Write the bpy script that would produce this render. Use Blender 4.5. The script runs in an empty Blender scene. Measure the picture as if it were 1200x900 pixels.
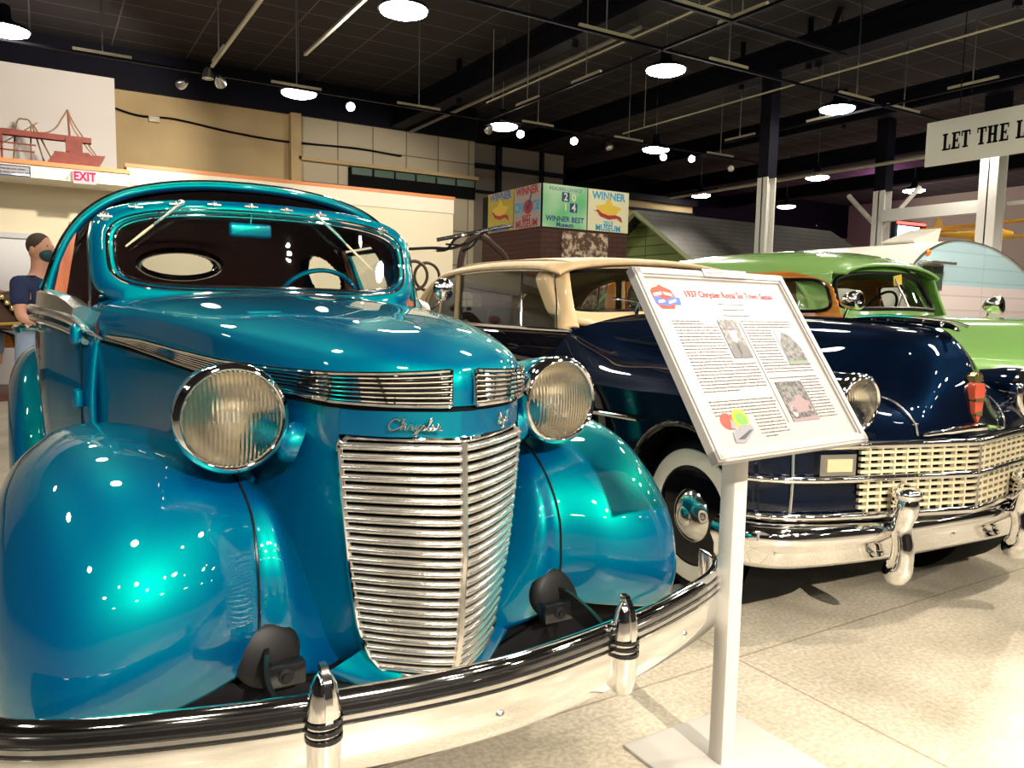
import bpy, bmesh, math, random
import numpy as np
from mathutils import Vector, Matrix
random.seed(7)
C = bpy.context.scene.collection
PI = math.pi
BASE = {}

# ------------------------------------------------------------ materials
MATS = {}
def principled(name, col, rough=.5, metal=0., coat=0., spec=.5, emit=None, es=0., trans=0., ior=1.45):
    m = bpy.data.materials.new(name); m.use_nodes = True
    b = m.node_tree.nodes['Principled BSDF']
    b.inputs['Base Color'].default_value = (*col, 1)
    b.inputs['Roughness'].default_value = rough
    b.inputs['Metallic'].default_value = metal
    b.inputs['Coat Weight'].default_value = coat
    b.inputs['Coat Roughness'].default_value = .02
    b.inputs['Specular IOR Level'].default_value = spec
    b.inputs['Transmission Weight'].default_value = trans
    b.inputs['IOR'].default_value = ior
    if emit:
        b.inputs['Emission Color'].default_value = (*emit, 1)
        b.inputs['Emission Strength'].default_value = es
    MATS[name] = m
    return m
def nodes(m): return m.node_tree.nodes, m.node_tree.links
def noise_col(m, c1, c2, scale, detail=4, inp='Base Color', lo=.35, hi=.65, bump=0., coord='Object', stretch=None):
    n, l = nodes(m); b = n['Principled BSDF']
    tc = n.new('ShaderNodeTexCoord'); mp = n.new('ShaderNodeMapping')
    if stretch: mp.inputs['Scale'].default_value = stretch
    l.new(tc.outputs[coord], mp.inputs[0])
    t = n.new('ShaderNodeTexNoise'); t.inputs['Scale'].default_value = scale; t.inputs['Detail'].default_value = detail
    l.new(mp.outputs[0], t.inputs['Vector'])
    r = n.new('ShaderNodeValToRGB'); r.color_ramp.elements[0].position = lo; r.color_ramp.elements[1].position = hi
    r.color_ramp.elements[0].color = (*c1, 1); r.color_ramp.elements[1].color = (*c2, 1)
    l.new(t.outputs['Fac'], r.inputs[0]); l.new(r.outputs[0], b.inputs[inp])
    if bump:
        bp = n.new('ShaderNodeBump'); bp.inputs['Strength'].default_value = bump; bp.inputs['Distance'].default_value = .01
        l.new(t.outputs['Fac'], bp.inputs['Height']); l.new(bp.outputs[0], b.inputs['Normal'])
    return r, t, mp

def flake(name, base, fleck, mix=.55, r1=.5, r2=.42):
    m = bpy.data.materials.new(name); m.use_nodes = True
    n, l = nodes(m); b = n['Principled BSDF']
    b.inputs['Base Color'].default_value = (*base, 1); b.inputs['Roughness'].default_value = r1
    b.inputs['Coat Weight'].default_value = 1; b.inputs['Coat Roughness'].default_value = .015
    b.inputs['Specular IOR Level'].default_value = 0
    c = n.new('ShaderNodeBsdfPrincipled')
    c.inputs['Base Color'].default_value = (*fleck, 1); c.inputs['Metallic'].default_value = 1
    c.inputs['Roughness'].default_value = r2; c.inputs['Coat Weight'].default_value = 1; c.inputs['Coat Roughness'].default_value = .015
    mx = n.new('ShaderNodeMixShader'); mx.inputs[0].default_value = mix
    l.new(b.outputs[0], mx.inputs[1]); l.new(c.outputs[0], mx.inputs[2])
    l.new(mx.outputs[0], n['Material Output'].inputs[0])
    MATS[name] = m
    return m
def glass_sheet(name, tint=(1, 1, 1), refl=1.0):
    m = bpy.data.materials.new(name); m.use_nodes = True
    n, l = nodes(m); n.remove(n['Principled BSDF'])
    t = n.new('ShaderNodeBsdfTransparent'); t.inputs[0].default_value = (*tint, 1)
    g = n.new('ShaderNodeBsdfGlossy'); g.inputs['Roughness'].default_value = .02; g.inputs[0].default_value = (refl, refl, refl, 1)
    f = n.new('ShaderNodeLayerWeight'); f.inputs[0].default_value = .5
    pw = n.new('ShaderNodeMath'); pw.operation = 'POWER'; pw.inputs[1].default_value = 5; l.new(f.outputs['Facing'], pw.inputs[0])
    ma = n.new('ShaderNodeMath'); ma.operation = 'MULTIPLY_ADD'; ma.inputs[1].default_value = .90; ma.inputs[2].default_value = .08; l.new(pw.outputs[0], ma.inputs[0])
    mx = n.new('ShaderNodeMixShader'); l.new(ma.outputs[0], mx.inputs[0]); l.new(t.outputs[0], mx.inputs[1]); l.new(g.outputs[0], mx.inputs[2])
    l.new(mx.outputs[0], n['Material Output'].inputs[0])
    MATS[name] = m
    return m
def emitter(name, col, s):
    m = bpy.data.materials.new(name); m.use_nodes = True
    n, l = nodes(m); n.remove(n['Principled BSDF'])
    e = n.new('ShaderNodeEmission'); e.inputs[0].default_value = (*col, 1); e.inputs[1].default_value = s
    l.new(e.outputs[0], n['Material Output'].inputs[0]); MATS[name] = m
    return m

teal = flake('teal_paint', (0.0, .026, .150), (0.0, .84, .58), .185, .5, .50)

navy = flake('navy_paint', (.001, .0022, .008), (.004, .028, .085), .17, .5, .42)
black_paint = principled('black_paint', (.002, .0025, .005), .6, 0, 1, 0)
chrome = principled('chrome', (.86, .85, .84), .06, 1)
satin = principled('satin_chrome', (.90, .87, .82), .20, .93)
darkchrome = principled('dark_chrome', (.25, .24, .25), .12, 1)
blackm = principled('matt_black', (.004, .004, .005), .7, 0, 0, .1)
blackg = principled('gloss_black', (.008, .008, .009), .2)
rubber = principled('rubber', (.008, .008, .009), .45, 0, 0, .2)
tan = principled('tan_canvas', (.58, .42, .24), .75)
noise_col(tan, (.53, .375, .205), (.60, .435, .245), 18, bump=.05)
tanp = principled('tan_paint', (.58, .41, .225), .35, 0, .5)
green = principled('green_paint', (.27, .50, .15), .25, 0, 1)
wood = principled('varnished_wood', (.55, .20, .03), .25, 0, .8)
noise_col(wood, (.60, .19, .02), (.76, .31, .04), 3, stretch=(1, 1, 14))
redwood = principled('red_wood', (.40, .10, .03), .3, 0, .8)
noise_col(redwood, (.34, .07, .02), (.5, .15, .04), 3, stretch=(8, 8, 1))
burg = principled('burgundy_cloth', (.075, .022, .028), .9)
lensm = principled('lens_glass', (1.0, .99, .95), .08, 0, 0, .5, trans=1.0, ior=1.28)
n_, l_ = nodes(lensm)
tc_ = n_.new('ShaderNodeTexCoord'); wv = n_.new('ShaderNodeTexWave'); wv.wave_type = 'BANDS'; wv.bands_direction = 'X'
wv.inputs['Scale'].default_value = 34; wv.inputs['Distortion'].default_value = .3
l_.new(tc_.outputs['Object'], wv.inputs['Vector'])
bp_ = n_.new('ShaderNodeBump'); bp_.inputs['Strength'].default_value = 1; bp_.inputs['Distance'].default_value = .006
l_.new(wv.outputs['Fac'], bp_.inputs['Height']); l_.new(bp_.outputs[0], n_['Principled BSDF'].inputs['Normal'])
reflm = principled('lamp_reflector', (1.0, .93, .80), .24, 1)
bulbm = principled('bulb_glass', (.95, .9, .8), .1, 0, .5)
glass = glass_sheet('window_glass', (.9, .93, .92))
darkglass = glass_sheet('tinted_glass', (.42, .46, .44))
white = principled('white_paint', (.78, .76, .72), .5)
boardm = principled('board_white', (.41, .39, .385), .35, 0, .2)
paper = principled('paper', (.40, .36, .355), .35, 0, .6)
steelw = principled('post_white', (.60, .57, .53), .35)
whitewall = principled('whitewall', (.90, .85, .74), .5)
cream_grille = principled('cream_grille', (.66, .58, .40), .3, .1, .5)
hubm = principled('hub_metal', (.75, .74, .72), .12, 1)
ink = principled('ink', (.09, .085, .09), .7)
redink = principled('red_ink', (.42, .03, .04), .6)
blueink = principled('blue_ink', (.05, .15, .50), .6)
# room
floorm = principled('concrete_floor', (.5, .45, .36), .32, 0, .15)
r_, t_, mp_ = noise_col(floorm, (.42, .375, .295), (.62, .565, .47), 2.2, 9, lo=.30, hi=.68, coord='Object')
n_, l_ = nodes(floorm)
tn = n_.new('ShaderNodeTexNoise'); tn.inputs['Scale'].default_value = 60; tn.inputs['Detail'].default_value = 6
rr = n_.new('ShaderNodeValToRGB'); rr.color_ramp.elements[0].position = .38; rr.color_ramp.elements[1].position = .62
rr.color_ramp.elements[0].color = (.86, .84, .80, 1); rr.color_ramp.elements[1].color = (1.16, 1.15, 1.14, 1)
mixc = n_.new('ShaderNodeMix'); mixc.data_type = 'RGBA'; mixc.blend_type = 'MULTIPLY'; mixc.inputs[0].default_value = 1
l_.new(mp_.outputs[0], tn.inputs['Vector']); l_.new(tn.outputs['Fac'], rr.inputs[0])
l_.new(r_.outputs[0], mixc.inputs[6]); l_.new(rr.outputs[0], mixc.inputs[7])
# saw-cut joints
br = n_.new('ShaderNodeTexBrick'); br.offset = 0; br.inputs['Scale'].default_value = 1
br.inputs['Brick Width'].default_value = 3.0; br.inputs['Row Height'].default_value = 3.0; br.inputs['Mortar Size'].default_value = .005
br.inputs['Color1'].default_value = (1, 1, 1, 1); br.inputs['Color2'].default_value = (1, 1, 1, 1); br.inputs['Mortar'].default_value = (.62, .58, .52, 1)
mpb = n_.new('ShaderNodeMapping'); mpb.inputs['Location'].default_value = (.80, 1.07, 0)
l_.new([x for x in n_ if x.type == 'TEX_COORD'][0].outputs['Object'], mpb.inputs[0]); l_.new(mpb.outputs[0], br.inputs['Vector'])
mix2 = n_.new('ShaderNodeMix'); mix2.data_type = 'RGBA'; mix2.blend_type = 'MULTIPLY'; mix2.inputs[0].default_value = 1
l_.new(mixc.outputs[2], mix2.inputs[6]); l_.new(br.outputs['Color'], mix2.inputs[7])
l_.new(mix2.outputs[2], n_['Principled BSDF'].inputs['Base Color'])

def grid_mat(name, c, line, bw, bh, mort, rough=.8, offset=0, plane='XY', metal=0.):
    m = principled(name, c, rough, metal); n, l = nodes(m)
    tc = n.new('ShaderNodeTexCoord'); sx = n.new('ShaderNodeSeparateXYZ'); cx = n.new('ShaderNodeCombineXYZ')
    l.new(tc.outputs['Object'], sx.inputs[0])
    ix = {'X': 0, 'Y': 1, 'Z': 2}
    l.new(sx.outputs[ix[plane[0]]], cx.inputs[0]); l.new(sx.outputs[ix[plane[1]]], cx.inputs[1])
    b = n.new('ShaderNodeTexBrick'); b.offset = offset; b.inputs['Scale'].default_value = 1
    b.inputs['Brick Width'].default_value = bw; b.inputs['Row Height'].default_value = bh; b.inputs['Mortar Size'].default_value = mort
    b.inputs['Mortar Smooth'].default_value = .1
    b.inputs['Color1'].default_value = (*c, 1); b.inputs['Color2'].default_value = (*[x*.86 for x in c], 1); b.inputs['Mortar'].default_value = (*line, 1)
    l.new(cx.outputs[0], b.inputs['Vector']); l.new(b.outputs['Color'], n['Principled BSDF'].inputs['Base Color'])
    return m
ceilm = grid_mat('dark_ceiling', (.032, .027, .032), (.13, .12, .13), 1.2, .6, .012)
beamm = principled('dark_steel', (.005, .005, .012), .6, 0, 0, .15)
tanwall = principled('tan_wall', (.42, .31, .16), .8)
noise_col(tanwall, (.46, .34, .18), (.52, .39, .21), 1.5)
blockwall = grid_mat('block_wall', (.52, .45, .33), (.16, .13, .09), .75, .75, .012, plane='XZ')
darkwall = principled('dark_wall', (.035, .03, .035), .8)
creamwall = principled('cream_wall', (.78, .70, .52), .8)
whitewallm = principled('white_panel', (.88, .83, .81), .8)
orange_trim = principled('orange_wood', (.68, .25, .09), .5)
greywall = principled('grey_wall', (.25, .22, .18), .8)
brick = grid_mat('brown_brick', (.085, .03, .02), (.035, .02, .018), .22, .075, .008, offset=.5, plane='XZ')
siding = grid_mat('green_siding', (.26, .34, .11), (.10, .14, .04), 30, .16, .012, plane='YZ')
shingle = grid_mat('grey_shingle', (.038, .033, .027), (.010, .008, .008), .35, .14, .012, offset=.5)
track_m = principled('track_cream', (.55, .50, .38), .4)
lamp_on = emitter('lamp_glow', (1, .93, .80), 50)
spot_on = emitter('spot_glow', (1, .90, .68), 60)
aluminium = principled('aluminium', (.6, .6, .6), .3, 1)
ltblue = grid_mat('light_blue_metal', (.42, .60, .66), (.32, .48, .54), 30, .2, .012, rough=.35, plane='XZ')
ltpink = grid_mat('pale_pink_metal', (.72, .62, .62), (.56, .48, .48), 30, .2, .012, rough=.35, plane='XZ')
trailer_white = principled('trailer_white', (.78, .74, .66), .35)
yellow = principled('yellow_paint', (.85, .45, .02), .4)
orangelamp = principled('orange_lens', (.9, .22, .02), .2)
skin = principled('skin', (.55, .28, .19), .5)
navycloth = principled('navy_cloth', (.012, .02, .07), .85)
jeans = principled('pale_jeans', (.25, .33, .45), .85)
hair = principled('dark_hair', (.05, .03, .02), .7)
maskm = principled('teal_mask', (.01, .05, .06), .6)
horsem = principled('brown_horse', (.10, .045, .025), .5)
shipm = principled('rust_red', (.36, .075, .045), .65)
noise_col(shipm, (.17, .035, .026), (.25, .055, .04), 6)
rope = principled('rope', (.25, .16, .1), .8)
brass = principled('brass', (.85, .7, .35), .25, 1)
neon_r = emitter('neon_red', (1, .05, .04), 6)
neon_b = emitter('neon_blue', (.35, .85, 1), 6)
exitred = emitter('exit_red', (.95, .03, .10), 1.2)
exitwhite = emitter('exit_white', (1, .9, .85), .75)
magenta = emitter('magenta_emitter', (.9, .25, .7), 3)

# ------------------------------------------------------------ geometry builder
class G:
    def __init__(s): s.v = []; s.f = []
    def add(s, vs, fs):
        o = len(s.v); s.v += [tuple(map(float, p)) for p in vs]; s.f += [tuple(i+o for i in f) for f in fs]; return s
    def box(s, a, b, bev=0):
        (x0, y0, z0), (x1, y1, z1) = a, b
        if bev <= 0:
            vs = [(x0,y0,z0),(x1,y0,z0),(x1,y1,z0),(x0,y1,z0),(x0,y0,z1),(x1,y0,z1),(x1,y1,z1),(x0,y1,z1)]
            return s.add(vs, [(0,3,2,1),(4,5,6,7),(0,1,5,4),(1,2,6,5),(2,3,7,6),(3,0,4,7)])
        bm = bmesh.new()
        bmesh.ops.create_cube(bm, size=1, matrix=Matrix.Translation(((x0+x1)/2,(y0+y1)/2,(z0+z1)/2)) @ Matrix.Diagonal((abs(x1-x0),abs(y1-y0),abs(z1-z0),1)))
        bmesh.ops.bevel(bm, geom=bm.edges[:], offset=bev, segments=2, affect='EDGES', profile=.5)
        return s.bm(bm)
    def bm(s, bm, M=None):
        bm.verts.index_update()
        vs = [tuple((M @ v.co) if M else v.co) for v in bm.verts]; fs = [tuple(v.index for v in f.verts) for f in bm.faces]
        bm.free(); return s.add(vs, fs)
    def obox(s, c, ax, ay, az, sx, sy, sz):
        c, ax, ay, az = map(Vector, (c, ax, ay, az))
        vs = [c+ax*(i*sx/2)+ay*(j*sy/2)+az*(k*sz/2) for k in (-1,1) for i,j in ((-1,-1),(1,-1),(1,1),(-1,1))]
        return s.add(vs, [(0,3,2,1),(4,5,6,7),(0,1,5,4),(1,2,6,5),(2,3,7,6),(3,0,4,7)])
    def tube(s, pts, r, n=10, closed=False, caps=True, flat=1.0, up=None):
        P = [Vector(p) for p in pts]; m = len(P)
        rs = r if isinstance(r, (list, tuple)) else [r]*m
        o = len(s.v); prev = None
        for i in range(m):
            if closed: t = P[(i+1) % m]-P[i-1]
            else: t = P[min(i+1, m-1)]-P[max(i-1, 0)]
            t.normalize()
            u = Vector(up) if up else (prev if prev else (Vector((0,0,1)) if abs(t.z) < .9 else Vector((1,0,0))))
            u = (u - t*u.dot(t)); u.normalize(); w = t.cross(u); prev = u
            for k in range(n):
                a = 2*PI*k/n; s.v.append(tuple(P[i]+u*math.cos(a)*rs[i]+w*math.sin(a)*rs[i]*flat))
        L = m if closed else m-1
        for i in range(L):
            for k in range(n):
                a = o+i*n+k; b = o+i*n+(k+1) % n; c = o+((i+1) % m)*n+(k+1) % n; d = o+((i+1) % m)*n+k
                s.f.append((a,b,c,d))
        if caps and not closed:
            s.f.append(tuple(o+k for k in range(n))[::-1]); s.f.append(tuple(o+(m-1)*n+k for k in range(n)))
        return s
    def sweep(s, pts, prof, up=(0,0,1), closed=False, scale=None):
        """prof: closed list of (side, up) offsets; side = tangent x up"""
        P = [Vector(p) for p in pts]; m = len(P); n = len(prof); o = len(s.v); U = Vector(up)
        for i in range(m):
            t = (P[(i+1) % m]-P[i-1]) if closed else (P[min(i+1,m-1)]-P[max(i-1,0)])
            t.normalize(); u = U-t*U.dot(t); u.normalize(); w = t.cross(u)
            k = scale[i] if scale else 1
            for a, b in prof: s.v.append(tuple(P[i]+w*a*k+u*b*k))
        L = m if closed else m-1
        for i in range(L):
            for k in range(n):
                s.f.append((o+i*n+k, o+i*n+(k+1) % n, o+((i+1) % m)*n+(k+1) % n, o+((i+1) % m)*n+k))
        if not closed:
            s.f.append(tuple(o+k for k in range(n))[::-1]); s.f.append(tuple(o+(m-1)*n+k for k in range(n)))
        return s
    def lathe(s, c, axis, prof, n=32, capends=True):
        """prof: list of (along, radius)"""
        c = Vector(c); t = Vector(axis).normalized(); u = Vector((0,0,1)) if abs(t.z) < .9 else Vector((1,0,0))
        u = (u-t*u.dot(t)).normalized(); w = t.cross(u); o = len(s.v); m = len(prof)
        for a, r in prof:
            for k in range(n):
                q = 2*PI*k/n; s.v.append(tuple(c+t*a+(u*math.cos(q)+w*math.sin(q))*max(r, 1e-4)))
        for i in range(m-1):
            for k in range(n):
                s.f.append((o+i*n+k, o+i*n+(k+1) % n, o+(i+1)*n+(k+1) % n, o+(i+1)*n+k))
        if capends:
            s.f.append(tuple(o+k for k in range(n))[::-1]); s.f.append(tuple(o+(m-1)*n+k for k in range(n)))
        return s
    def cyl(s, a, b, r, n=16):
        a, b = Vector(a), Vector(b); return s.lathe(a, b-a, [(0, r), ((b-a).length, r)], n)
    def sphere(s, c, r, n=16, sc=(1,1,1)):
        bm = bmesh.new(); bmesh.ops.create_uvsphere(bm, u_segments=n, v_segments=n//2+2, radius=r)
        return s.bm(bm, Matrix.Translation(c) @ Matrix.Diagonal((*sc, 1)))
    def gridmesh(s, A, cut=None, closeu=False, flip=False):
        A = np.asarray(A, float); m, n = A.shape[:2]; o = len(s.v)
        s.v += [tuple(map(float, p)) for p in A.reshape(-1, 3)]
        for i in range(m if closeu else m-1):
            for j in range(n-1):
                i2 = (i+1) % m
                if cut is not None:
                    c = (A[i,j]+A[i2,j]+A[i2,j+1]+A[i,j+1])/4
                    if cut(*c): continue
                f = (o+i*n+j, o+i2*n+j, o+i2*n+j+1, o+i*n+j+1)
                s.f.append(f[::-1] if flip else f)
        return s
    def prism(s, poly, a, b, axis='Y'):
        """poly of 2D points extruded along axis from a to b"""
        def P(p, t): return {'Y': (p[0], t, p[1]), 'X': (t, p[0], p[1]), 'Z': (p[0], p[1], t)}[axis]
        n = len(poly); vs = [P(p, a) for p in poly]+[P(p, b) for p in poly]
        return s.add(vs, [tuple(range(n))[::-1], tuple(range(n, 2*n))]+[(i, (i+1) % n, n+(i+1) % n, n+i) for i in range(n)])
    def mirror(s):
        vs = [(-x, y, z) for x, y, z in s.v]; return s.add_copy(vs)
    def add_copy(s, vs):
        o = len(s.v); fs = [tuple(i+o for i in f)[::-1] for f in s.f]; s.v += vs; s.f += fs; return s
    def mirrored(s):
        g = G(); g.v = [(-x, y, z) for x, y, z in s.v]; g.f = [f[::-1] for f in s.f]; return g
    def xf(s, fn): s.v = [tuple(fn(Vector(p))) for p in s.v]; return s

def cr(P, n):
    """Catmull-Rom through the points P (k x 3) -> dense array"""
    P = np.asarray(P, float); k = len(P)
    if k == 2: 
        t = np.linspace(0, 1, n+1)[:, None]; return P[0]*(1-t)+P[1]*t
    E = np.vstack([2*P[0]-P[1], P, 2*P[-1]-P[-2]]); out = []
    for i in range(k-1):
        a, b, c, d = E[i], E[i+1], E[i+2], E[i+3]
        for q in range(n):
            t = q/n
            out.append(.5*((2*b)+(-a+c)*t+(2*a-5*b+4*c-d)*t*t+(-a+3*b-3*c+d)*t**3))
    out.append(P[-1]); return np.array(out)
def surf(ctrl, nu=6, nv=6):
    A = np.array([cr(r, nv) for r in ctrl])
    B = np.array([cr(A[:, j], nu) for j in range(A.shape[1])])
    return np.transpose(B, (1, 0, 2))

def mk(name, g, mat, parent=None, ang=35, weld=False, solid=0):
    me = bpy.data.meshes.new(name)
    b = BASE.get(parent.name, Vector((0,0,0))) if parent else Vector((0,0,0))
    me.from_pydata([tuple(Vector(p)-b) for p in g.v], [], g.f); me.validate()
    bm = bmesh.new(); bm.from_mesh(me)
    if weld: bmesh.ops.remove_doubles(bm, verts=bm.verts[:], dist=2e-4)
    bmesh.ops.recalc_face_normals(bm, faces=bm.faces[:]); bm.to_mesh(me); bm.free()
    me.shade_smooth()
    try: me.set_sharp_from_angle(angle=math.radians(ang))
    except Exception: pass
    me.materials.append(mat)
    o = bpy.data.objects.new(name, me); C.objects.link(o)
    if parent: o.parent = parent; BASE[o.name] = b
    if solid:
        md = o.modifiers.new('thickness', 'SOLIDIFY'); md.thickness = solid; md.offset = -1
    return o
def tag(o, label, cat, group=None, kind=None):
    o['label'] = label; o['category'] = cat
    if group: o['group'] = group
    if kind: o['kind'] = kind
    return o
def thing(name, label, cat, loc=(0,0,0), base=None, rz=0, group=None):
    """Empty; parts are designed in a frame where the empty sits at 'base'"""
    o = bpy.data.objects.new(name, None); C.objects.link(o); o.location = loc; o.rotation_euler = (0,0,rz); o.empty_display_size = .2
    BASE[o.name] = Vector(base if base is not None else loc)
    return tag(o, label, cat, group)
def solo(name, g, mat, label, cat, group=None, base=None, **k):
    """single-mesh thing with its origin at base"""
    if base is None:
        xs = np.array(g.v); base = ((xs[:,0].min()+xs[:,0].max())/2, (xs[:,1].min()+xs[:,1].max())/2, xs[:,2].min())
    b = Vector(base); g.v = [tuple(Vector(p)-b) for p in g.v]
    o = mk(name, g, mat, **k); o.location = b
    return tag(o, label, cat, group)
def struct(name, g, mat, parent=None):
    o = mk(name, g, mat, parent)
    if not parent: o['kind'] = 'structure'
    return o
def copy_tree(o, parent=None):
    c = o.copy(); C.objects.link(c)
    if parent: c.parent = parent
    for ch in o.children: copy_tree(ch, c)
    return c
FONTC = {}
def textg(s, size, M, extrude=.0, shear=0., bold=0., align='CENTER', sx=1.0):
    """text as a G, M maps the text's xy plane to the scene"""
    cu = bpy.data.curves.new('t', 'FONT'); cu.body = s; cu.size = size; cu.extrude = extrude; cu.shear = shear; cu.offset = bold
    cu.align_x = align; cu.align_y = 'CENTER'; cu.resolution_u = 2
    o = bpy.data.objects.new('t', cu); C.objects.link(o)
    bpy.context.view_layer.update()
    me = bpy.data.meshes.new_from_object(o.evaluated_get(bpy.context.evaluated_depsgraph_get()))
    g = G().add([tuple(M @ Vector((v.co.x*sx, v.co.y, v.co.z))) for v in me.vertices], [tuple(p.vertices) for p in me.polygons])
    bpy.data.objects.remove(o); bpy.data.curves.remove(cu); bpy.data.meshes.remove(me)
    return g
def frame(o, x, y):
    """matrix from origin and x,y axes"""
    o, x, y = Vector(o), Vector(x).normalized(), Vector(y).normalized(); z = x.cross(y)
    return Matrix(((x.x,y.x,z.x,o.x),(x.y,y.y,z.y,o.y),(x.z,y.z,z.z,o.z),(0,0,0,1)))
# ============================================================ TEAL 1937 SEDAN
X0 = .783
car = thing('vintage_car', 'teal metallic 1937 sedan with tall chrome slat grille and round headlights', 'car', (X0, 3.6, 0), (0, 3.6, 0))
def both(g):
    g2 = G(); g2.v = list(g.v); g2.f = list(g.f); return g2.add(g.mirrored().v, [tuple(f) for f in g.mirrored().f])
# --- hood
OUT = [(0,1.485),(.06,1.497),(.15,1.54),(.232,1.625),(.275,1.72),(.325,1.86),(.39,2.08),(.45,2.35),(.52,2.65),(.61,2.95)]
zb = [1.085,1.085,1.086,1.088,1.093,1.098,1.108,1.125,1.148,1.168]
z1 = [1.15,1.15,1.15,1.152,1.157,1.164,1.178,1.196,1.22,1.24]
R0 = [(v,y,z) for (v,y),z in zip(OUT, zb)]
R1 = [(v*1.015,y+.004,z) for (v,y),z in zip(OUT, z1)]
R2 = [(0,1.53,1.19),(.058,1.54,1.192),(.142,1.585,1.197),(.208,1.66,1.203),(.25,1.75,1.211),(.305,1.9,1.224),(.372,2.1,1.24),(.43,2.36,1.262),(.492,2.66,1.282),(.56,2.95,1.30)]
R3 = [(0,1.63,1.232),(.04,1.64,1.232),(.09,1.675,1.236),(.13,1.735,1.245),(.155,1.82,1.255),(.19,1.96,1.27),(.228,2.15,1.286),(.262,2.4,1.303),(.30,2.68,1.318),(.34,2.95,1.330)]
R4 = [(0,1.72,1.252),(0,1.75,1.257),(0,1.80,1.263),(0,1.87,1.27),(0,1.95,1.278),(0,2.07,1.29),(0,2.25,1.303),(0,2.45,1.318),(0,2.7,1.333),(0,2.95,1.345)]
A = surf([R0, R1, R2, R3, R4], 8, 6)
hood = mk('hood', both(G().gridmesh(A)), teal, car, 50, weld=True)
# black gap line under the hood lip
gp = cr([(-v, y+.008, z-.008) for v, y, z in R0[::-1]][:-1]+[(v, y+.008, z-.008) for v, y, z in R0], 5)
mk('hood_gap', G().tube(gp, .006, 6), blackm, car)
# crease bead on the hood centre
# side chrome louvre panels
Oc = cr([(v, y, 0) for v, y in OUT], 10)
def outl(i, off, z):
    t = Oc[min(i+1, len(Oc)-1)]-Oc[max(i-1, 0)]; n = np.array([t[1], -t[0]]); n = n/np.linalg.norm(n)
    return (Oc[i][0]+n[0]*off, Oc[i][1]+n[1]*off, z)
i0, i1 = 5, len(Oc)-2
def ztr(i, k):   # k 0..1 across the strip
    t = (i-i0)/(i1-i0)
    lo = np.interp(i/10, range(10), zb)+.006+.0*t
    hi = lo+.070*(1-t)+.022*t
    if t > .88: lo, hi = lo+(t-.88)*.06, hi-(t-.88)*.06
    return lo+(hi-lo)*k
for s in (1, -1):
    lp = mk('louvre_panel', (lambda g: g if s > 0 else g.mirrored())(G().gridmesh(np.array([[outl(i, .008, ztr(i, k)) for i in range(i0, i1)] for k in (0, .25, .5, .75, 1)]))), darkchrome, car, solid=.004)
    g = G()
    for k in range(6):
        kk = .08+k*.168
        st = i0 + (1 if k > 3 else 0)*0
        g.sweep([outl(i, .010, ztr(i, kk)) for i in range(st, i1)], [(-.002,-.0045),(.0045,-.003),(.0060,0),(.0045,.003),(-.002,.0045)], scale=[1-.5*((i-i0)/(i1-i0)) for i in range(st, i1)])
    # border
    loop = [outl(i, .010, ztr(i, -.06)) for i in range(i0, i1)]+[outl(i, .010, ztr(i, 1.06)) for i in range(i0, i1)][::-1]
    g.tube(loop, .0045, 6, closed=True)
    if s < 0: g = g.mirrored()
    mk('louvre_bars', g, chrome, lp)
# --- header band over the grille + shell sides
SH = [(.232,1.625),(.262,1.70),(.30,1.80),(.345,1.93),(.40,2.12),(.46,2.38),(.53,2.68),(.62,2.96),(.66,3.08)]
def shell_row(z, w, yo, k):
    # w: half-width of grille edge at this height, k : squeeze of rear
    r = []
    for i, (v, y) in enumerate(SH):
        t = i/(len(SH)-1)
        r.append((v+(w-.232)*(1-t)**1.5, y+yo*(1-t)**2, z))
    return r
rows = [ [(v, y, np.interp(i, range(9), [1.077,1.08,1.088,1.094,1.104,1.12,1.14,1.16,1.18])) for i, (v, y) in enumerate(SH)],
         shell_row(1.01, .232, .0, 0), shell_row(.85, .222, .0, 0), shell_row(.70, .206, .005, 0), shell_row(.57, .186, .012, 0), shell_row(.49, .160, .02, 0), shell_row(.43, .10, .0, 0), shell_row(.38,.03,-.02,0)]
A = surf(rows, 6, 6)
shell = mk('grille_shell', both(G().gridmesh(A)), teal, car, 50)
# header band
HB = []
for z in (1.077, 1.05, 1.018):
    HB.append([(v, y+.002, z) for v, y in [(0,1.487),(.06,1.499),(.15,1.542),(.232,1.625)]])
mk('header_band', both(G().gridmesh(surf(HB, 4, 10))), teal, car, 50, weld=True)
# bottom pan under grille
BP = [[(0,1.56,.452),(.06,1.57,.455),(.12,1.60,.47),(.17,1.65,.50)],
      [(0,1.545,.425),(.07,1.555,.43),(.14,1.60,.445),(.20,1.66,.48)],
      [(0,1.56,.39),(.09,1.58,.395),(.16,1.62,.415),(.25,1.68,.45)],
      [(0,1.68,.36),(.08,1.70,.36),(.17,1.72,.37),(.28,1.76,.42)]]
mk('lower_pan', both(G().gridmesh(surf(BP, 5, 6))), teal, car, 50, weld=True)
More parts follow.
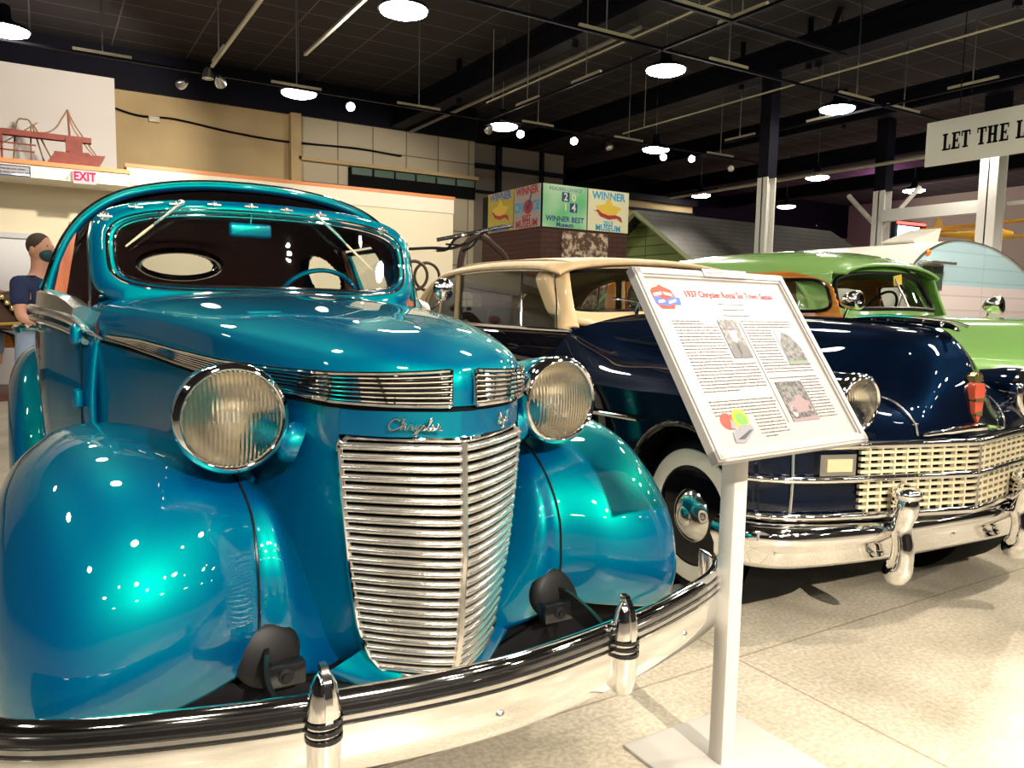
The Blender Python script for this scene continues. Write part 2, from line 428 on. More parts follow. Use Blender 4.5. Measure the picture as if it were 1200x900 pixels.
# --- grille
gr = mk('grille', G(), chrome, car) if False else None
def gw(z):   # half width
    return float(np.interp(z, [.43,.437,.45,.47,.50,.57,.70,.85,.99,1.004,1.012], [.0,.07,.112,.141,.162,.184,.205,.221,.232,.226,.212]))
def gy(v, z):   # plan depth of the grille surface
    c = float(np.interp(z, [.43,.55,.75,1.01], [1.515,1.485,1.465,1.478]))
    e = float(np.interp(z, [.43,.55,.75,1.01], [1.60,1.63,1.625,1.622]))
    w = max(gw(z), .05); t = min(abs(v)/w, 1.0)
    return c+(e-c)*(t**1.35)
prof = []
outline = [(gw(z), z) for z in np.linspace(.43, 1.012, 60)]
loop = [(v, gy(v, z), z) for v, z in outline]
top = [(v, gy(v, 1.012), 1.012) for v in np.linspace(.212, -.212, 24)[1:-1]]
loop = loop+top+[(-v, y, z) for v, y, z in loop[::-1]]
frame_o = mk('grille_frame', G().tube(loop, .0075, 8, closed=True), chrome, car)
g = G()
NB = 24
for s in (1, -1):
    for k in range(NB):
        z = .449+k*(.993-.449)/(NB-1); w = gw(z)-.004
        pts = [(s*v, gy(v, z)+.002, z) for v in np.linspace(.006, w, 12)]
        half_ = [(.004*1,-.0085),(-.004,-.0078),(-.0095,-.0052),(-.0120,-.001),(-.0112,.0035),(-.0075,.0068),(-.002,.0080),(.004,.0080)]
        g.sweep(pts, half_ if s < 0 else [(-a_, b_) for a_, b_ in half_])
mk('grille_bars', g, satin, car, 40)
g = G().sweep([(0, gy(0, z)-.004, z) for z in np.linspace(.432, 1.008, 30)], [(-.008,-.006),(.008,-.006),(.006,.004),(0,.009),(-.006,.004)], up=(0,-1,0))
mk('grille_centre_bar', g, satin, car)
B = np.array([[(v*gw(z), gy(v*gw(z), z)+.022, z) for v in np.linspace(-1, 1, 21)] for z in np.linspace(.44, 1.005, 30)])
mk('grille_backing', G().gridmesh(B), blackm, car)
# script badges: cursive strokes
def script(strokes, o, x, y, h, r, name):
    o, x, y = Vector(o), Vector(x).normalized(), Vector(y).normalized(); g = G()
    for st in strokes:
        P = [o+x*(a+b*.28)*h+y*b*h for a, b in st]
        g.tube(cr(P, 5), r, 6)
    return mk(name, g, chrome, car)
CH = [[(1.0,.8),(.75,1.05),(.3,.9),(.1,.4),(.4,0),(.9,.1),(1.25,.4),(1.35,1.1),(1.25,.9),(1.3,0),(1.4,.4),(1.6,.55),(1.65,.1),(1.85,.1),(2.0,.5),(2.1,.55),(2.2,.45),(2.3,.1),(2.5,.1),(2.6,.5),(2.6,.15),(2.8,.1),(2.95,.5),(2.9,0),(2.8,-.5),(2.6,-.4),(3.1,.1),(3.3,.5),(3.45,.25),(3.3,0),(3.6,.2),(3.85,.9),(3.8,1.1),(3.7,.8),(3.75,.1),(3.95,.05),(4.2,.3),(4.15,.5),(4.05,.3),(4.2,.02),(4.5,.2),(4.6,.55),(4.75,.5),(4.8,.1),(5.1,.1)]]
RO = [[(.2,0),(.3,.9),(.0,.7),(.4,1.1),(.7,.85),(.35,.5),(.8,0),(1.05,.3),(1.2,.5),(1.3,.25),(1.15,.05),(1.05,.3),(1.4,.45),(1.6,.5),(1.6,.1),(1.8,.1),(1.9,.5),(1.85,-.1),(1.75,-.5),(1.6,-.3),(2.1,.2),(2.4,.5),(2.25,.5),(2.2,.1),(2.4,.15),(2.45,.5),(2.5,.05),(2.75,.4),(2.9,1.1),(2.8,.9),(2.85,.05),(3.05,.1)]]
script(CH, (-.158,1.545-.012,1.036), (.87,-.50,0), (0,0,1), .0235, .0022, 'chrysler_script')
script(RO, (.10,1.508-.008,1.036), (.76,.65,0), (0,0,1), .0225, .0022, 'royal_script')
# --- fenders (v>0, mirrored for the other side)
FC = [
 [(.16,1.76,.40),(.315,1.685,.46),(.40,1.675,.50),(.52,1.625,.487),(.66,1.61,.452),(.78,1.635,.41),(.865,1.71,.375),(.90,1.79,.355),(.90,1.83,.36)],
 [(.20,1.76,.50),(.325,1.672,.54),(.40,1.668,.555),(.52,1.60,.545),(.66,1.575,.52),(.79,1.60,.49),(.88,1.69,.455),(.915,1.79,.435),(.905,1.82,.44)],
 [(.235,1.78,.60),(.328,1.668,.63),(.40,1.66,.635),(.52,1.585,.63),(.66,1.56,.61),(.79,1.59,.585),(.885,1.69,.555),(.925,1.81,.53),(.91,1.86,.54)],
 [(.26,1.83,.70),(.335,1.685,.74),(.40,1.675,.745),(.52,1.605,.745),(.66,1.58,.735),(.79,1.62,.71),(.885,1.73,.67),(.928,1.85,.63),(.915,1.90,.64)],
 [(.29,1.93,.79),(.348,1.765,.828),(.40,1.745,.835),(.52,1.685,.845),(.66,1.665,.84),(.785,1.71,.815),(.88,1.81,.765),(.925,1.92,.70),(.915,1.97,.70)],
 [(.33,2.05,.84),(.375,1.97,.87),(.42,1.90,.895),(.53,1.85,.912),(.67,1.83,.915),(.785,1.87,.89),(.875,1.94,.835),(.922,2.02,.76),(.915,2.06,.745)],
 [(.385,2.25,.86),(.42,2.20,.893),(.47,2.16,.92),(.56,2.13,.942),(.68,2.12,.950),(.785,2.14,.928),(.87,2.17,.875),(.918,2.20,.80),(.915,2.22,.755)],
 [(.455,2.55,.82),(.48,2.52,.855),(.52,2.50,.887),(.59,2.49,.915),(.69,2.49,.925),(.785,2.49,.905),(.862,2.49,.855),(.91,2.48,.79),(.912,2.43,.69)],
 [(.53,2.85,.68),(.55,2.84,.725),(.58,2.83,.765),(.63,2.82,.795),(.70,2.82,.805),(.785,2.80,.785),(.855,2.78,.735),(.90,2.72,.65),(.908,2.55,.55)],
 [(.60,3.06,.46),(.615,3.07,.50),(.64,3.07,.54),(.68,3.07,.565),(.73,3.06,.57),(.79,3.04,.55),(.85,2.98,.50),(.90,2.86,.43),(.905,2.62,.40)],
 [(.63,3.14,.30),(.64,3.15,.31),(.66,3.15,.32),(.69,3.15,.33),(.74,3.15,.33),(.80,3.14,.32),(.86,3.10,.30),(.90,2.96,.28),(.905,2.66,.26)],
]
def warp(q):
    v, y, z = q
    if v > .6: v -= .05*min((v-.6)/.28, 1)
    if z > .78: z += .024*min((z-.78)/.12, 1)
    if z < .6 and y < 1.95 and v > .55: z += .035*min((v-.55)/.25, 1)*(.6-z)/.2
    return (v, y, z)
FC = [[warp(q) for q in r] for r in FC]
A = surf(FC, 7, 7)
SEAM = A[:, 14]          # third control column = the seam
for s in (1, -1):
    g = G().gridmesh(A); g = g if s > 0 else g.mirrored().xf(lambda p: Vector((p.x-.028*max(0, min((-p.x-.6)/.28, 1)), p.y, p.z)))
    fe = mk('front_fender', g, teal, car, 60, solid=.006)
    P = [(s*p[0], p[1]-.0015, p[2]+.001) for p in SEAM[:7*5]]
    mk('fender_welt', G().tube(P, .0032, 6), blackg, fe)
# inner dark apron / underbody
ap = G().box((-.62,1.78,.24),(.62,5.4,.42)).box((-.34,1.70,.33),(.34,1.9,.44)).box((-.80,1.9,.28),(-.55,2.9,.5)).box((.55,1.9,.28),(.80,2.9,.5))
mk('underbody', ap, blackm, car)
mk('front_apron', G().gridmesh(surf([[(-.86,1.70,.40),(-.5,1.70,.47),(0,1.62,.40),(.5,1.70,.47),(.86,1.70,.40)],[(-.86,1.74,.25),(-.5,1.74,.25),(0,1.66,.25),(.5,1.74,.25),(.86,1.74,.25)]],4,6)), blackm, car, solid=.01)
# --- body side
def body_side(cols, rows):  # not symmetrical helper
    return surf([[ (w, y, z) for (y, w) in cols] for z, cols in rows], 5, 6)
for s in (1, -1):
    rows = [
     [(.625,2.96,1.17),(.665,3.1,1.225),(.735,3.3,1.26),(.785,3.5,1.27),(.80,4.0,1.27),(.80,4.6,1.265),(.77,5.2,1.24),(.70,5.7,1.18)],
     [(.64,2.96,1.08),(.685,3.1,1.13),(.745,3.3,1.16),(.79,3.5,1.17),(.81,4.0,1.17),(.81,4.6,1.165),(.79,5.2,1.14),(.73,5.75,1.07)],
     [(.65,2.96,.90),(.695,3.1,.90),(.75,3.3,.90),(.79,3.5,.90),(.81,4.0,.90),(.81,4.6,.90),(.79,5.2,.9),(.73,5.8,.9)],
     [(.62,2.96,.60),(.67,3.1,.60),(.72,3.3,.60),(.77,3.5,.60),(.79,4.0,.60),(.79,4.6,.60),(.77,5.2,.60),(.70,5.85,.6)],
     [(.58,2.96,.34),(.64,3.1,.34),(.69,3.3,.34),(.74,3.5,.34),(.76,4.0,.34),(.76,4.6,.34),(.73,5.2,.34),(.66,5.8,.34)]]
    g = G().gridmesh(surf(rows, 5, 5)); g = g if s > 0 else g.mirrored()
    bs = mk('body_side', g, teal, car, 50, solid=.02)
    mk('door_seam', G().tube([(s*.692,3.02,z) for z in (.45,)]+[(s*.668,3.03,.45),(s*.675,3.03,.9),(s*.668,3.03,1.13),(s*.652,3.04,1.20)], .003, 6), blackg, bs)
    # hinges
    for z in (1.185, .965):
        h = G().lathe((s*(.685+.0), 3.015, z-.035), (0,0,1), [(0,.006),(.006,.015),(.03,.018),(.062,.016),(.07,.006)], 14)
        mk('door_hinge', h, teal, bs)
    # belt chrome (two bright mouldings) and sill
    belt = [(.612,2.90,1.175),(.655,3.0,1.200),(.695,3.1,1.232),(.755,3.3,1.255),(.805,3.5,1.265),(.822,4.0,1.265),(.82,4.6,1.26),(.79,5.2,1.235),(.72,5.7,1.17)]
    P = [(s*a, b, c) for a, b, c in cr(belt, 5)]
    mk('belt_moulding', G().tube(P, [.004]*3+[.008]*3+[.013]*3+[.017]*(len(P)-9), 8).tube([(a, b, c-.042) for a, b, c in P[5:]], .010, 8), satin, bs)
    sill = [(s*.66,3.10,1.262),(s*.70,3.22,1.30),(s*.745,3.36,1.315),(s*.765,3.47,1.32)]
    mk('door_sill', G().sweep(cr(sill, 5), [(-.035,-.04),(.035,-.04),(.03,.012),(0,.022),(-.03,.012)]), satin, bs)
    # running board, rear fender, handle
    mk('running_board', G().prism([(.64,.27),(.93,.27),(.94,.30),(.92,.33),(.64,.33)], 3.05, 4.35), blackg, car) if s > 0 else mk('running_board', G().prism([(-.64,.27),(-.93,.27),(-.94,.30),(-.92,.33),(-.64,.33)], 3.05, 4.35), blackg, car)
    RF = [[(.70,4.15,.30),(.80,4.10,.30),(.90,4.12,.30),(.93,4.2,.30),(.93,4.25,.32)],
          [(.72,4.25,.70),(.80,4.19,.70),(.89,4.22,.68),(.935,4.32,.62),(.935,4.40,.58)],
          [(.74,4.50,.96),(.80,4.46,.98),(.88,4.48,.94),(.935,4.55,.84),(.935,4.62,.74)],
          [(.75,4.85,1.04),(.80,4.85,1.06),(.88,4.86,1.01),(.935,4.88,.90),(.935,4.88,.80)],
          [(.74,5.25,.94),(.80,5.27,.95),(.88,5.26,.91),(.93,5.2,.82),(.935,5.15,.72)],
          [(.70,5.55,.70),(.78,5.58,.70),(.86,5.55,.68),(.92,5.45,.62),(.93,5.35,.57)],
          [(.68,5.72,.36),(.75,5.75,.36),(.84,5.72,.36),(.91,5.62,.36),(.92,5.5,.36)]]
    g = G().gridmesh(surf(RF, 6, 6)); g = g if s > 0 else g.mirrored()
    mk('rear_fender', g, teal, car, 60, solid=.006)
    hd = G().tube(cr([(s*.80,3.66,1.185),(s*.86,3.64,1.19),(s*.87,3.56,1.19),(s*.86,3.50,1.185)], 4), [.013]*13, 8)
    mk('door_handle', hd, chrome, bs)
# --- cowl
CW = [[(0,2.95,1.345),(.34,2.95,1.330),(.56,2.95,1.30),(.62,2.955,1.24),(.628,2.96,1.168)],
      [(0,3.0,1.350),(.34,3.02,1.335),(.57,3.07,1.30),(.635,3.07,1.24),(.655,3.08,1.18)],
      [(0,3.05,1.352),(.34,3.08,1.335),(.59,3.14,1.30),(.645,3.13,1.24),(.665,3.13,1.20)]]
mk('cowl', both(G().gridmesh(surf(CW, 6, 8))), teal, car, 50, weld=True)
# --- windshield surround
def sup(t, a, bt, bb, e):
    c, s_ = math.cos(t), math.sin(t); r = (abs(c)**e+abs(s_)**e)**(-1/e)
    return a*c*r, (bt if s_ > 0 else bb)*s_*r
def wsy(v, z): return 3.0+.13*(v/.6)**2+(z-1.37)*.28
def wring(a, bt, bb, e, off=0, zc=1.50, n=96, arch=.018):
    r = []
    for k in range(n):
        v, z = sup(2*PI*k/n, a, bt, bb, e); z = zc+z-arch*(v/.6)**2
        r.append((v, wsy(v, z)+off, z))
    return r
rings = [wring(.550,.132,.140,4,.05), wring(.555,.138,.146,4,0), wring(.578,.157,.165,4,-.012), wring(.612,.184,.22,4.5,.0), wring(.628,.190,.225,4.5,.03), wring(.626,.188,.225,4.5,.08), wring(.60,.165,.21,4.5,.08), wring(.575,.15,.17,4.5,.05)]
mk('windshield_surround', G().gridmesh(np.array([r+[r[0]] for r in rings])), teal, car, 60, weld=True)
mk('windshield_trim', G().tube(wring(.571,.148,.156,4,-.008), .0075, 8, closed=True).tube(wring(.550,.130,.138,4,-.0), .006, 8, closed=True), chrome, car)
W = np.array([[ (x*.553, 0, 0) for x in np.linspace(-1,1,17)] for k in range(9)])
W = []
for k in np.linspace(0, 1, 9):
    ring = wring(.555*k+1e-4, .136*k+1e-5, .143*k+1e-5, 4, .012)
    W.append(ring+[ring[0]])
mk('windshield_glass', G().gridmesh(np.array(W)), glass, car, weld=True)
# A posts going back
for s in (1, -1):
    mk('post_trim', G().tube(cr([(s*.618,3.215,1.585),(s*.632,3.20,1.5),(s*.632,3.165,1.38),(s*.634,3.13,1.25)], 5), .006, 6), chrome, car)
# snaps
for v, z in ((-.575,1.605),(-.477,1.643),(-.345,1.660),(-.216,1.667),(-.085,1.669),(.048,1.667),(.185,1.661),(.47,1.622)):
    y = wsy(v, z)-.014
    big = abs(v) > .46 and v != -.477
    g = G().lathe((v, y+.004, z), (0,-1,0), [(0,.018 if big else .011),(.005,.016 if big else .010),(.010,.007),(.018,.004)], 10).tube([(v-.024,y-.004,z),(v+.024,y-.004,z)], .0045, 6).tube([(v,y,z),(v,y-.004,z+.014)], .003, 6)
    mk('snap_fastener', g, satin, car)
# wipers
for a, b in (((-.325,1.668),(-.515,1.497)), ((.165,1.655),(.40,1.452))):
    p = Vector((a[0], wsy(*a)-.03, a[1])); q = Vector((b[0], wsy(*b)-.014, b[1])); m = p.lerp(q, .35)
    m.y -= .012
    w = mk('wiper_arm', G().tube([p, m, p.lerp(q,.55)], [.0075,.006,.004], 8).lathe((a[0], wsy(*a)+.0, a[1]), (0,-1,0), [(0,.012),(.02,.011),(.034,.006)], 12), satin, car)
    mk('wiper_blade', G().tube([p.lerp(q,.35)+Vector((0,-.004,0)), p.lerp(q,.7), q], [.003,.0055,.003], 6), cream_grille, w)
# mirror inside
mi = mk('rear_view_mirror', G().box((-.165,3.075,1.553),(-.005,3.10,1.608), .012), teal, car, 60)
mk('mirror_stalk', G().tube([(-.085,3.085,1.60),(-.085,3.07,1.64)], .004, 6), chrome, mi)
# interior: dash, wheel, seats
mk('dashboard', G().gridmesh(surf([[(-.6,3.16,1.32),(0,3.06,1.355),(.6,3.16,1.32)],[(-.6,3.26,1.30),(0,3.2,1.335),(.6,3.26,1.30)],[(-.6,3.28,1.1),(0,3.24,1.1),(.6,3.28,1.1)]],4,6)), teal, car, 60, solid=.01)
sw = [(.29+.19*math.cos(2*PI*k/48), 3.46+.19*math.sin(2*PI*k/48)*-.45, 1.285+.19*math.sin(2*PI*k/48)*.89) for k in range(48)]
st = mk('steering_wheel', G().tube(sw, .011, 8, closed=True), teal, car)
mk('wheel_spokes', G().tube([(.29,3.46,1.285),(.29,3.25,1.17)], .018, 8).tube([(.11,3.46,1.285),(.47,3.46,1.285)], .008, 6).tube([(.29,3.46,1.285),(.29,3.54,1.12)], .008, 6).lathe((.29,3.47,1.30),(0,-.45,.89),[(0,.03),(-.015,.03)],16), teal, st)
for nm, y in (('front_seat', 3.9), ('rear_seat', 5.0)):
    g = G().box((-.66,y-.5,.45),(.66,y+.02,.78),.05).box((-.66,y,.5),(.66,y+.2,1.24),.06)
    mk(nm, g, burg, car, 60)
mk('cabin_floor', G().box((-.7,3.2,.40),(.7,5.3,.44)), burg, car)
# --- rear compartment shell
half = [(0,1.802),(.17,1.796),(.34,1.773),(.50,1.725),(.61,1.652),(.685,1.56),(.735,1.45),(.765,1.35),(.785,1.26)]
st_ = [(3.45,1,1,0),(3.9,1.01,1.0,0),(4.4,1.0,.995,0),(4.85,.975,.965,0),(5.2,.94,.90,0),(5.45,.90,.78,0),(5.65,.86,.60,0),(5.80,.82,.38,0),(5.9,.78,.12,0)]
def comp(inset=0, y0=3.45):
    rows = []
    for y, ks, kz, _ in st_:
        rows.append([(max(v*ks-inset*(v/.785), 0) if v > 0 else 0, max(y-inset, y0), 1.25+(z-1.25)*kz-inset*(1 if z > 1.4 else .3)) for v, z in half])
    return rows
def win(v, y, z):
    v = abs(v)
    if y > 5.0: return (v/.245)**2+((z-1.545)/.085)**2 < 1
    if v > .6 and 1.335 < z < 1.60: return 3.64 < y < 4.16 or (((y-4.62)/.30)**2+((z-1.465)/.13)**2 < 1)
    return False
A = surf(comp(), 22, 12)
g = G().gridmesh(A, cut=win)
mk('cabin_shell', both(g), teal, car, 50, weld=True)
A2 = surf(comp(.035), 22, 12)
mk('headliner', both(G().gridmesh(A2, cut=win)), burg, car, 50, weld=True)
# window trims
for s in (1, -1):
    P = []
    for y, z in [(3.66,1.35),(3.66,1.58),(4.14,1.58),(4.14,1.35)]: P.append((s*np.interp(z,[1.35,1.45,1.56,1.66],[.772,.742,.690,.62]), y, z))
    mk('side_window_frame', G().tube(P, .014, 8, closed=True), teal, car)
    mk('side_window_glass', G().add([(s*.76,3.66,1.35),(s*.675,3.66,1.58),(s*.675,4.14,1.58),(s*.76,4.14,1.35)], [(0,1,2,3)]), glass, car)
ov = [(.245*math.cos(2*PI*k/40), 5.42-(1.545+.085*math.sin(2*PI*k/40)-1.545)*1.1, 1.545+.085*math.sin(2*PI*k/40)) for k in range(40)]
mk('rear_window_frame', G().tube(ov, .020, 8, closed=True), darkchrome, car)
# arch face
arch = [(v, z) for v, z in half]
ao = cr([(v, 3.45, z) for v, z in arch], 6); n_o = len(ao)
def inset(P, d):
    Q = []
    for i in range(len(P)):
        t = P[min(i+1,len(P)-1)]-P[max(i-1,0)]; n = np.array([t[2],0,-t[0]]); n /= np.linalg.norm(n)
        Q.append(P[i]+n*d)
    return np.array(Q)
ai = inset(ao, .027); ai[0][0] = 0
ap_ = np.array([ao+[0,.03,0], ao+[0,-.012,0], inset(ao,.010)+[0,-.018,0], inset(ao,.022)+[0,-.012,0], ai, ai+[0,.05,0]])
for k in range(len(ap_)): ap_[k][0][0] = 0
mk('arch_lip', both(G().gridmesh(ap_)), teal, car, 60, weld=True)
tp = [tuple(p) for p in (inset(ao, -.004)+[0,-.012,0])]
mk('arch_trim', G().tube([(-a,b,c) for a,b,c in tp[::-1]][:-1]+tp, .008, 8), chrome, car)
# wood strip and inner teal panel on the pillar
for s in (1, -1):
    mk('pillar_wood', G().prism([(s*.742,1.31),(s*.700,1.31),(s*.650,1.60),(s*.680,1.60)], 3.44, 3.475), redwood, car)
    IP = [[(.655,3.50,1.60),(.65,3.56,1.60),(.645,3.62,1.60)],[(.69,3.5,1.46),(.685,3.55,1.45),(.68,3.60,1.45)],[(.72,3.5,1.31),(.72,3.54,1.31),(.715,3.58,1.31)]]
    mk('window_wood', G().prism([(s*.735,1.33),(s*.715,1.33),(s*.650,1.60),(s*.675,1.60)], 4.17, 4.25), redwood, car)
    g = G().gridmesh(surf(IP,4,4)); g = g if s > 0 else g.mirrored()
    mk('pillar_panel', g, teal, car, 60, solid=.01)
# --- headlights
for s in (1, -1):
    c = (s*.434, 0, 1.05)
    hb = mk('headlight', G().lathe((s*.434,1.745,1.05), (0,1,0), [(.0,.112),(.02,.118),(.06,.117),(.13,.108),(.21,.09),(.28,.064),(.33,.035),(.355,.01)], 40, False), teal, car, 60)
    mk('headlight_rim', G().lathe((s*.434,1.745,1.05), (0,-1,0), [(-.02,.119),(.0,.122),(.014,.122),(.022,.117),(.026,.110),(.022,.104),(.008,.102)], 48, False), chrome, hb, 60)
    mk('headlight_reflector', G().lathe((s*.434,1.745,1.05), (0,1,0), [(-.014,.114),(.0,.108),(.02,.098),(.05,.078),(.075,.05),(.088,.02),(.09,.001)], 40, False), reflm, hb, 60)
    mk('headlight_lens', G().lathe((s*.434,1.745,1.05), (0,-1,0), [(.012,.105),(.020,.095),(.028,.075),(.034,.045),(.037,.02),(.038,.0005)], 40, False), lensm, hb, 60)
    mk('headlight_bulb', G().sphere((s*.434,1.775,1.05), .016, 12), bulbm, hb)
    g = G().lathe((s*.385,1.79,1.02), (-s,-.30,-.42), [(0,.036),(.075,.038),(.085,.048),(.10,.050),(.118,.044)], 24)
    mk('headlight_stalk', g, teal, hb, 40)
    mk('headlight_foot', G().tube([(s*.42,1.86,.98),(s*.40,1.90,.93),(s*.39,1.93,.87)], [.035,.03,.045], 14), teal, hb, 60)
# --- bumper
BL = cr([(-.935,1.66,.49),(-.90,1.57,.49),(-.80,1.495,.49),(-.60,1.42,.49),(-.36,1.36,.49),(0,1.318,.49),(.36,1.36,.49),(.60,1.42,.49),(.80,1.495,.49),(.90,1.57,.49),(.935,1.66,.49)], 8)
pr = [(-.008,-.078),(.006,-.080),(.014,-.072),(.020,-.03),(.020,.005),(.018,.022),(.010,.024),(.010,.030),(.019,.032),(.018,.040),(.010,.042),(.010,.048),(.017,.050),(.015,.058),(.006,.060),(.006,.066),(.012,.068),(.006,.082),(-.004,.086),(-.012,.082)]
bp = mk('front_bumper', G().sweep(BL, pr), chrome, car, 50)
g = G()
for z0 in (.027, .045, .063):
    g.sweep([(p[0], p[1]+.0, p[2]) for p in BL], [(.004,z0-.0035),(.0125 if z0<.06 else .0085,z0-.0035),(.0125 if z0<.06 else .0085,z0+.0035),(.004,z0+.0035)])
mk('bumper_stripes', g, blackg, bp)
for s in (-.36, .36):
    y = 1.36
    gd = G().lathe((0,0,0), (0,0,1), [(0,.014),(.012,.028),(.05,.034),(.10,.035),(.15,.034),(.18,.031),(.205,.025),(.222,.016),(.232,.005)], 24)
    gd.xf(lambda p: Vector((p.x*.95+s, p.y*.85+y-.022, p.z+.398)))
    go = mk('bumper_guard', gd, chrome, bp, 60)
    mk('guard_fin', G().prism([(y-.055,.53),(y-.057,.57),(y-.048,.61),(y-.028,.638),(y-.01,.64),(y-.01,.53)], s-.007, s+.007, 'X'), chrome, go)
    gb = G()
    for z in (.502,.518,.534): gb.lathe((s, y-.022, z-.004), (0,0,1), [(0,.034),(0,.0355),(.008,.0355),(.008,.034)], 24, False)
    mk('guard_bands', gb, blackg, go)
for x in (0.,-.62,.62):
    yy = np.interp(x, BL[:,0], BL[:,1]); mk('bumper_bolt', G().lathe((x, yy-.018, .462), (0,-1,0), [(0,.011),(.004,.011),(.008,.006),(.009,.001)], 14), satin, bp)
for s in (1, -1):
    br_ = mk('bumper_bracket', G().sweep(cr([(s*.36,1.385,.485),(s*.40,1.45,.475),(s*.41,1.55,.50),(s*.385,1.66,.525),(s*.36,1.80,.46)],5), [(-.005,-.028),(.005,-.028),(.005,.028),(-.005,.028)]), blackg, bp)
    mk('bracket_cap', G().lathe((s*.385,1.665,.535), (0,-1,.25), [(-.02,.072),(.0,.075),(.012,.070),(.020,.052),(.022,.02),(.024,.001)], 28), rubber, bp, 50)
    pl_ = mk('bracket_plate', G().box((s*.36-.045,1.60,.478),(s*.36+.045,1.635,.528),.004), blackg, bp)
    mk('plate_bolt', G().lathe((s*.36,1.60,.503),(0,-1,0),[(0,.017),(.004,.017),(.006,.010),(.012,.009),(.013,.001)],14), rubber, pl_)
# --- wheels
def wheel(parent, c, s, r=.36, w=.16, ww=(.21,.30)):
    x, y, z = c
    t = mk('tyre', G().lathe((x-s*w/2,y,z), (s,0,0), [(0,ww[0]*.95),(.0,r*.86),(.02,r*.96),(.05,r),(w-.05,r),(w-.02,r*.96),(w-.004,r*.88),(w-.002,ww[0]*.98),(w-.02,ww[0]*.8)], 48, False), rubber, parent, 50)
    mk('whitewall', G().lathe((x+s*w/2,y,z), (s,0,0), [(-.003,ww[1]+.004),(.003,ww[1]),(.008,(ww[0]+ww[1])/2),(.004,ww[0]),(-.01,ww[0]-.008)], 48, False), whitewall, t)
    mk('wheel_rim', G().lathe((x+s*w/2,y,z), (s,0,0), [(-.005,ww[0]),(-.02,ww[0]-.02),(-.03,.13),(-.02,.10),(-.02,.01)], 40), black_paint, t)
    mk('hub_cap', G().lathe((x+s*w/2,y,z), (s,0,0), [(-.02,.125),(.0,.122),(.02,.10),(.032,.07),(.036,.045),(.042,.044),(.05,.03),(.052,.001)], 40, False), hubm, t)
for s in (1, -1):
    wheel(car, (s*.74,2.20,.36), s); wheel(car, (s*.74,4.92,.36), s)
# left door mirror on curved arm
mm = mk('door_mirror', G().lathe((.835,3.27,1.385), (.15,-1,0), [(-.012,.052),(0,.053),(.012,.048),(.022,.034),(.028,.016),(.03,.001)], 28), chrome, car, 60)
mk('mirror_arm', G().tube(cr([(.835,3.285,1.37),(.815,3.29,1.32),(.76,3.27,1.285),(.70,3.24,1.265)], 5), .0055, 8), chrome, mm)
# ============================================================ NAVY CONVERTIBLE (local: v, d, z), turned 5 degrees
nv = thing('vintage_car', 'black and navy 1940s convertible with closed tan soft top and whitewall tyres', 'car', (3.30, 1.69, 0), (0,0,0), math.radians(-4.5))
nv.location = Matrix.Rotation(math.radians(-4.5), 3, 'Z') @ Vector((0, 2.6, 0)) + Vector((3.30, 1.69, 0)); BASE[nv.name] = Vector((0, 2.6, 0))
def front_rows(W=1.0):
    R = [
     [(0,.0,.80),(.18,.035,.80),(.36,.075,.795),(.56,.118,.79),(.76,.170,.785),(.90,.24,.78),(.965,.31,.775)],
     [(0,.003,.90),(.17,.045,.895),(.33,.09,.88),(.56,.13,.895),(.74,.17,.895),(.90,.27,.88),(.972,.37,.86)],
     [(0,.02,1.03),(.17,.075,1.01),(.31,.17,.94),(.55,.22,.985),(.73,.26,.985),(.875,.36,.95),(.965,.48,.90)],
     [(0,.07,1.155),(.15,.15,1.125),(.33,.34,.96),(.55,.42,1.02),(.73,.46,1.02),(.87,.53,.99),(.96,.63,.93)],
     [(0,.20,1.245),(.20,.32,1.205),(.39,.6,.985),(.60,.76,1.035),(.76,.79,1.035),(.89,.81,1.0),(.965,.86,.93)],
     [(0,.6,1.272),(.26,.7,1.24),(.48,.95,1.0),(.66,1.1,1.035),(.79,1.1,1.035),(.905,1.1,.99),(.965,1.1,.92)],
     [(0,1.15,1.282),(.36,1.22,1.25),(.60,1.42,1.07),(.74,1.5,1.055),(.83,1.5,1.045),(.92,1.5,.99),(.965,1.5,.92)],
     [(0,1.80,1.295),(.42,1.84,1.28),(.72,1.90,1.21),(.785,1.95,1.17),(.83,1.95,1.14),(.92,1.95,1.03),(.965,1.95,.92)]]
    return R
A = surf(front_rows(), 7, 7)
mk('hood_and_fenders', both(G().gridmesh(A)), navy, nv, 60, weld=True)
def arch_cut(c1, c2, r, z0=.37):
    return lambda v, d, z: (d-c1)**2+(z-z0)**2 < r*r or (d-c2)**2+(z-z0)**2 < (r*.86)**2
OC = [(.965,.31,.775),(.972,.37,.86),(.965,.48,.90),(.96,.63,.93),(.965,.86,.93),(.965,1.1,.92),(.965,1.5,.92),(.965,1.95,.92),(.965,2.8,.92),(.965,3.8,.92),(.96,4.5,.91),(.90,4.95,.90),(.80,5.25,.88)]
def side_rows(f=1.0, dy=0.):
    out = []
    for t in (0,.12,.3,.5,.75,1):
        out.append([((v-(.03*t))*f, d+dy, z+(.26-z)*t) for v, d, z in OC])
    return out
A = surf(side_rows(), 9, 12)
side = mk('body_side', both(G().gridmesh(A, cut=arch_cut(.70, 4.05, .41, .40))), black_paint, nv, 50, solid=0)
for s in (1, -1):
    P = [(s*(.965-.03*max(0,(.9-z)/.64)), .70+.41*math.cos(a), z) for a in np.linspace(-.25, PI+.25, 40) for z in (.40+.41*math.sin(a),)]
    mk('arch_lip', G().tube(P, .016, 8), black_paint, nv)
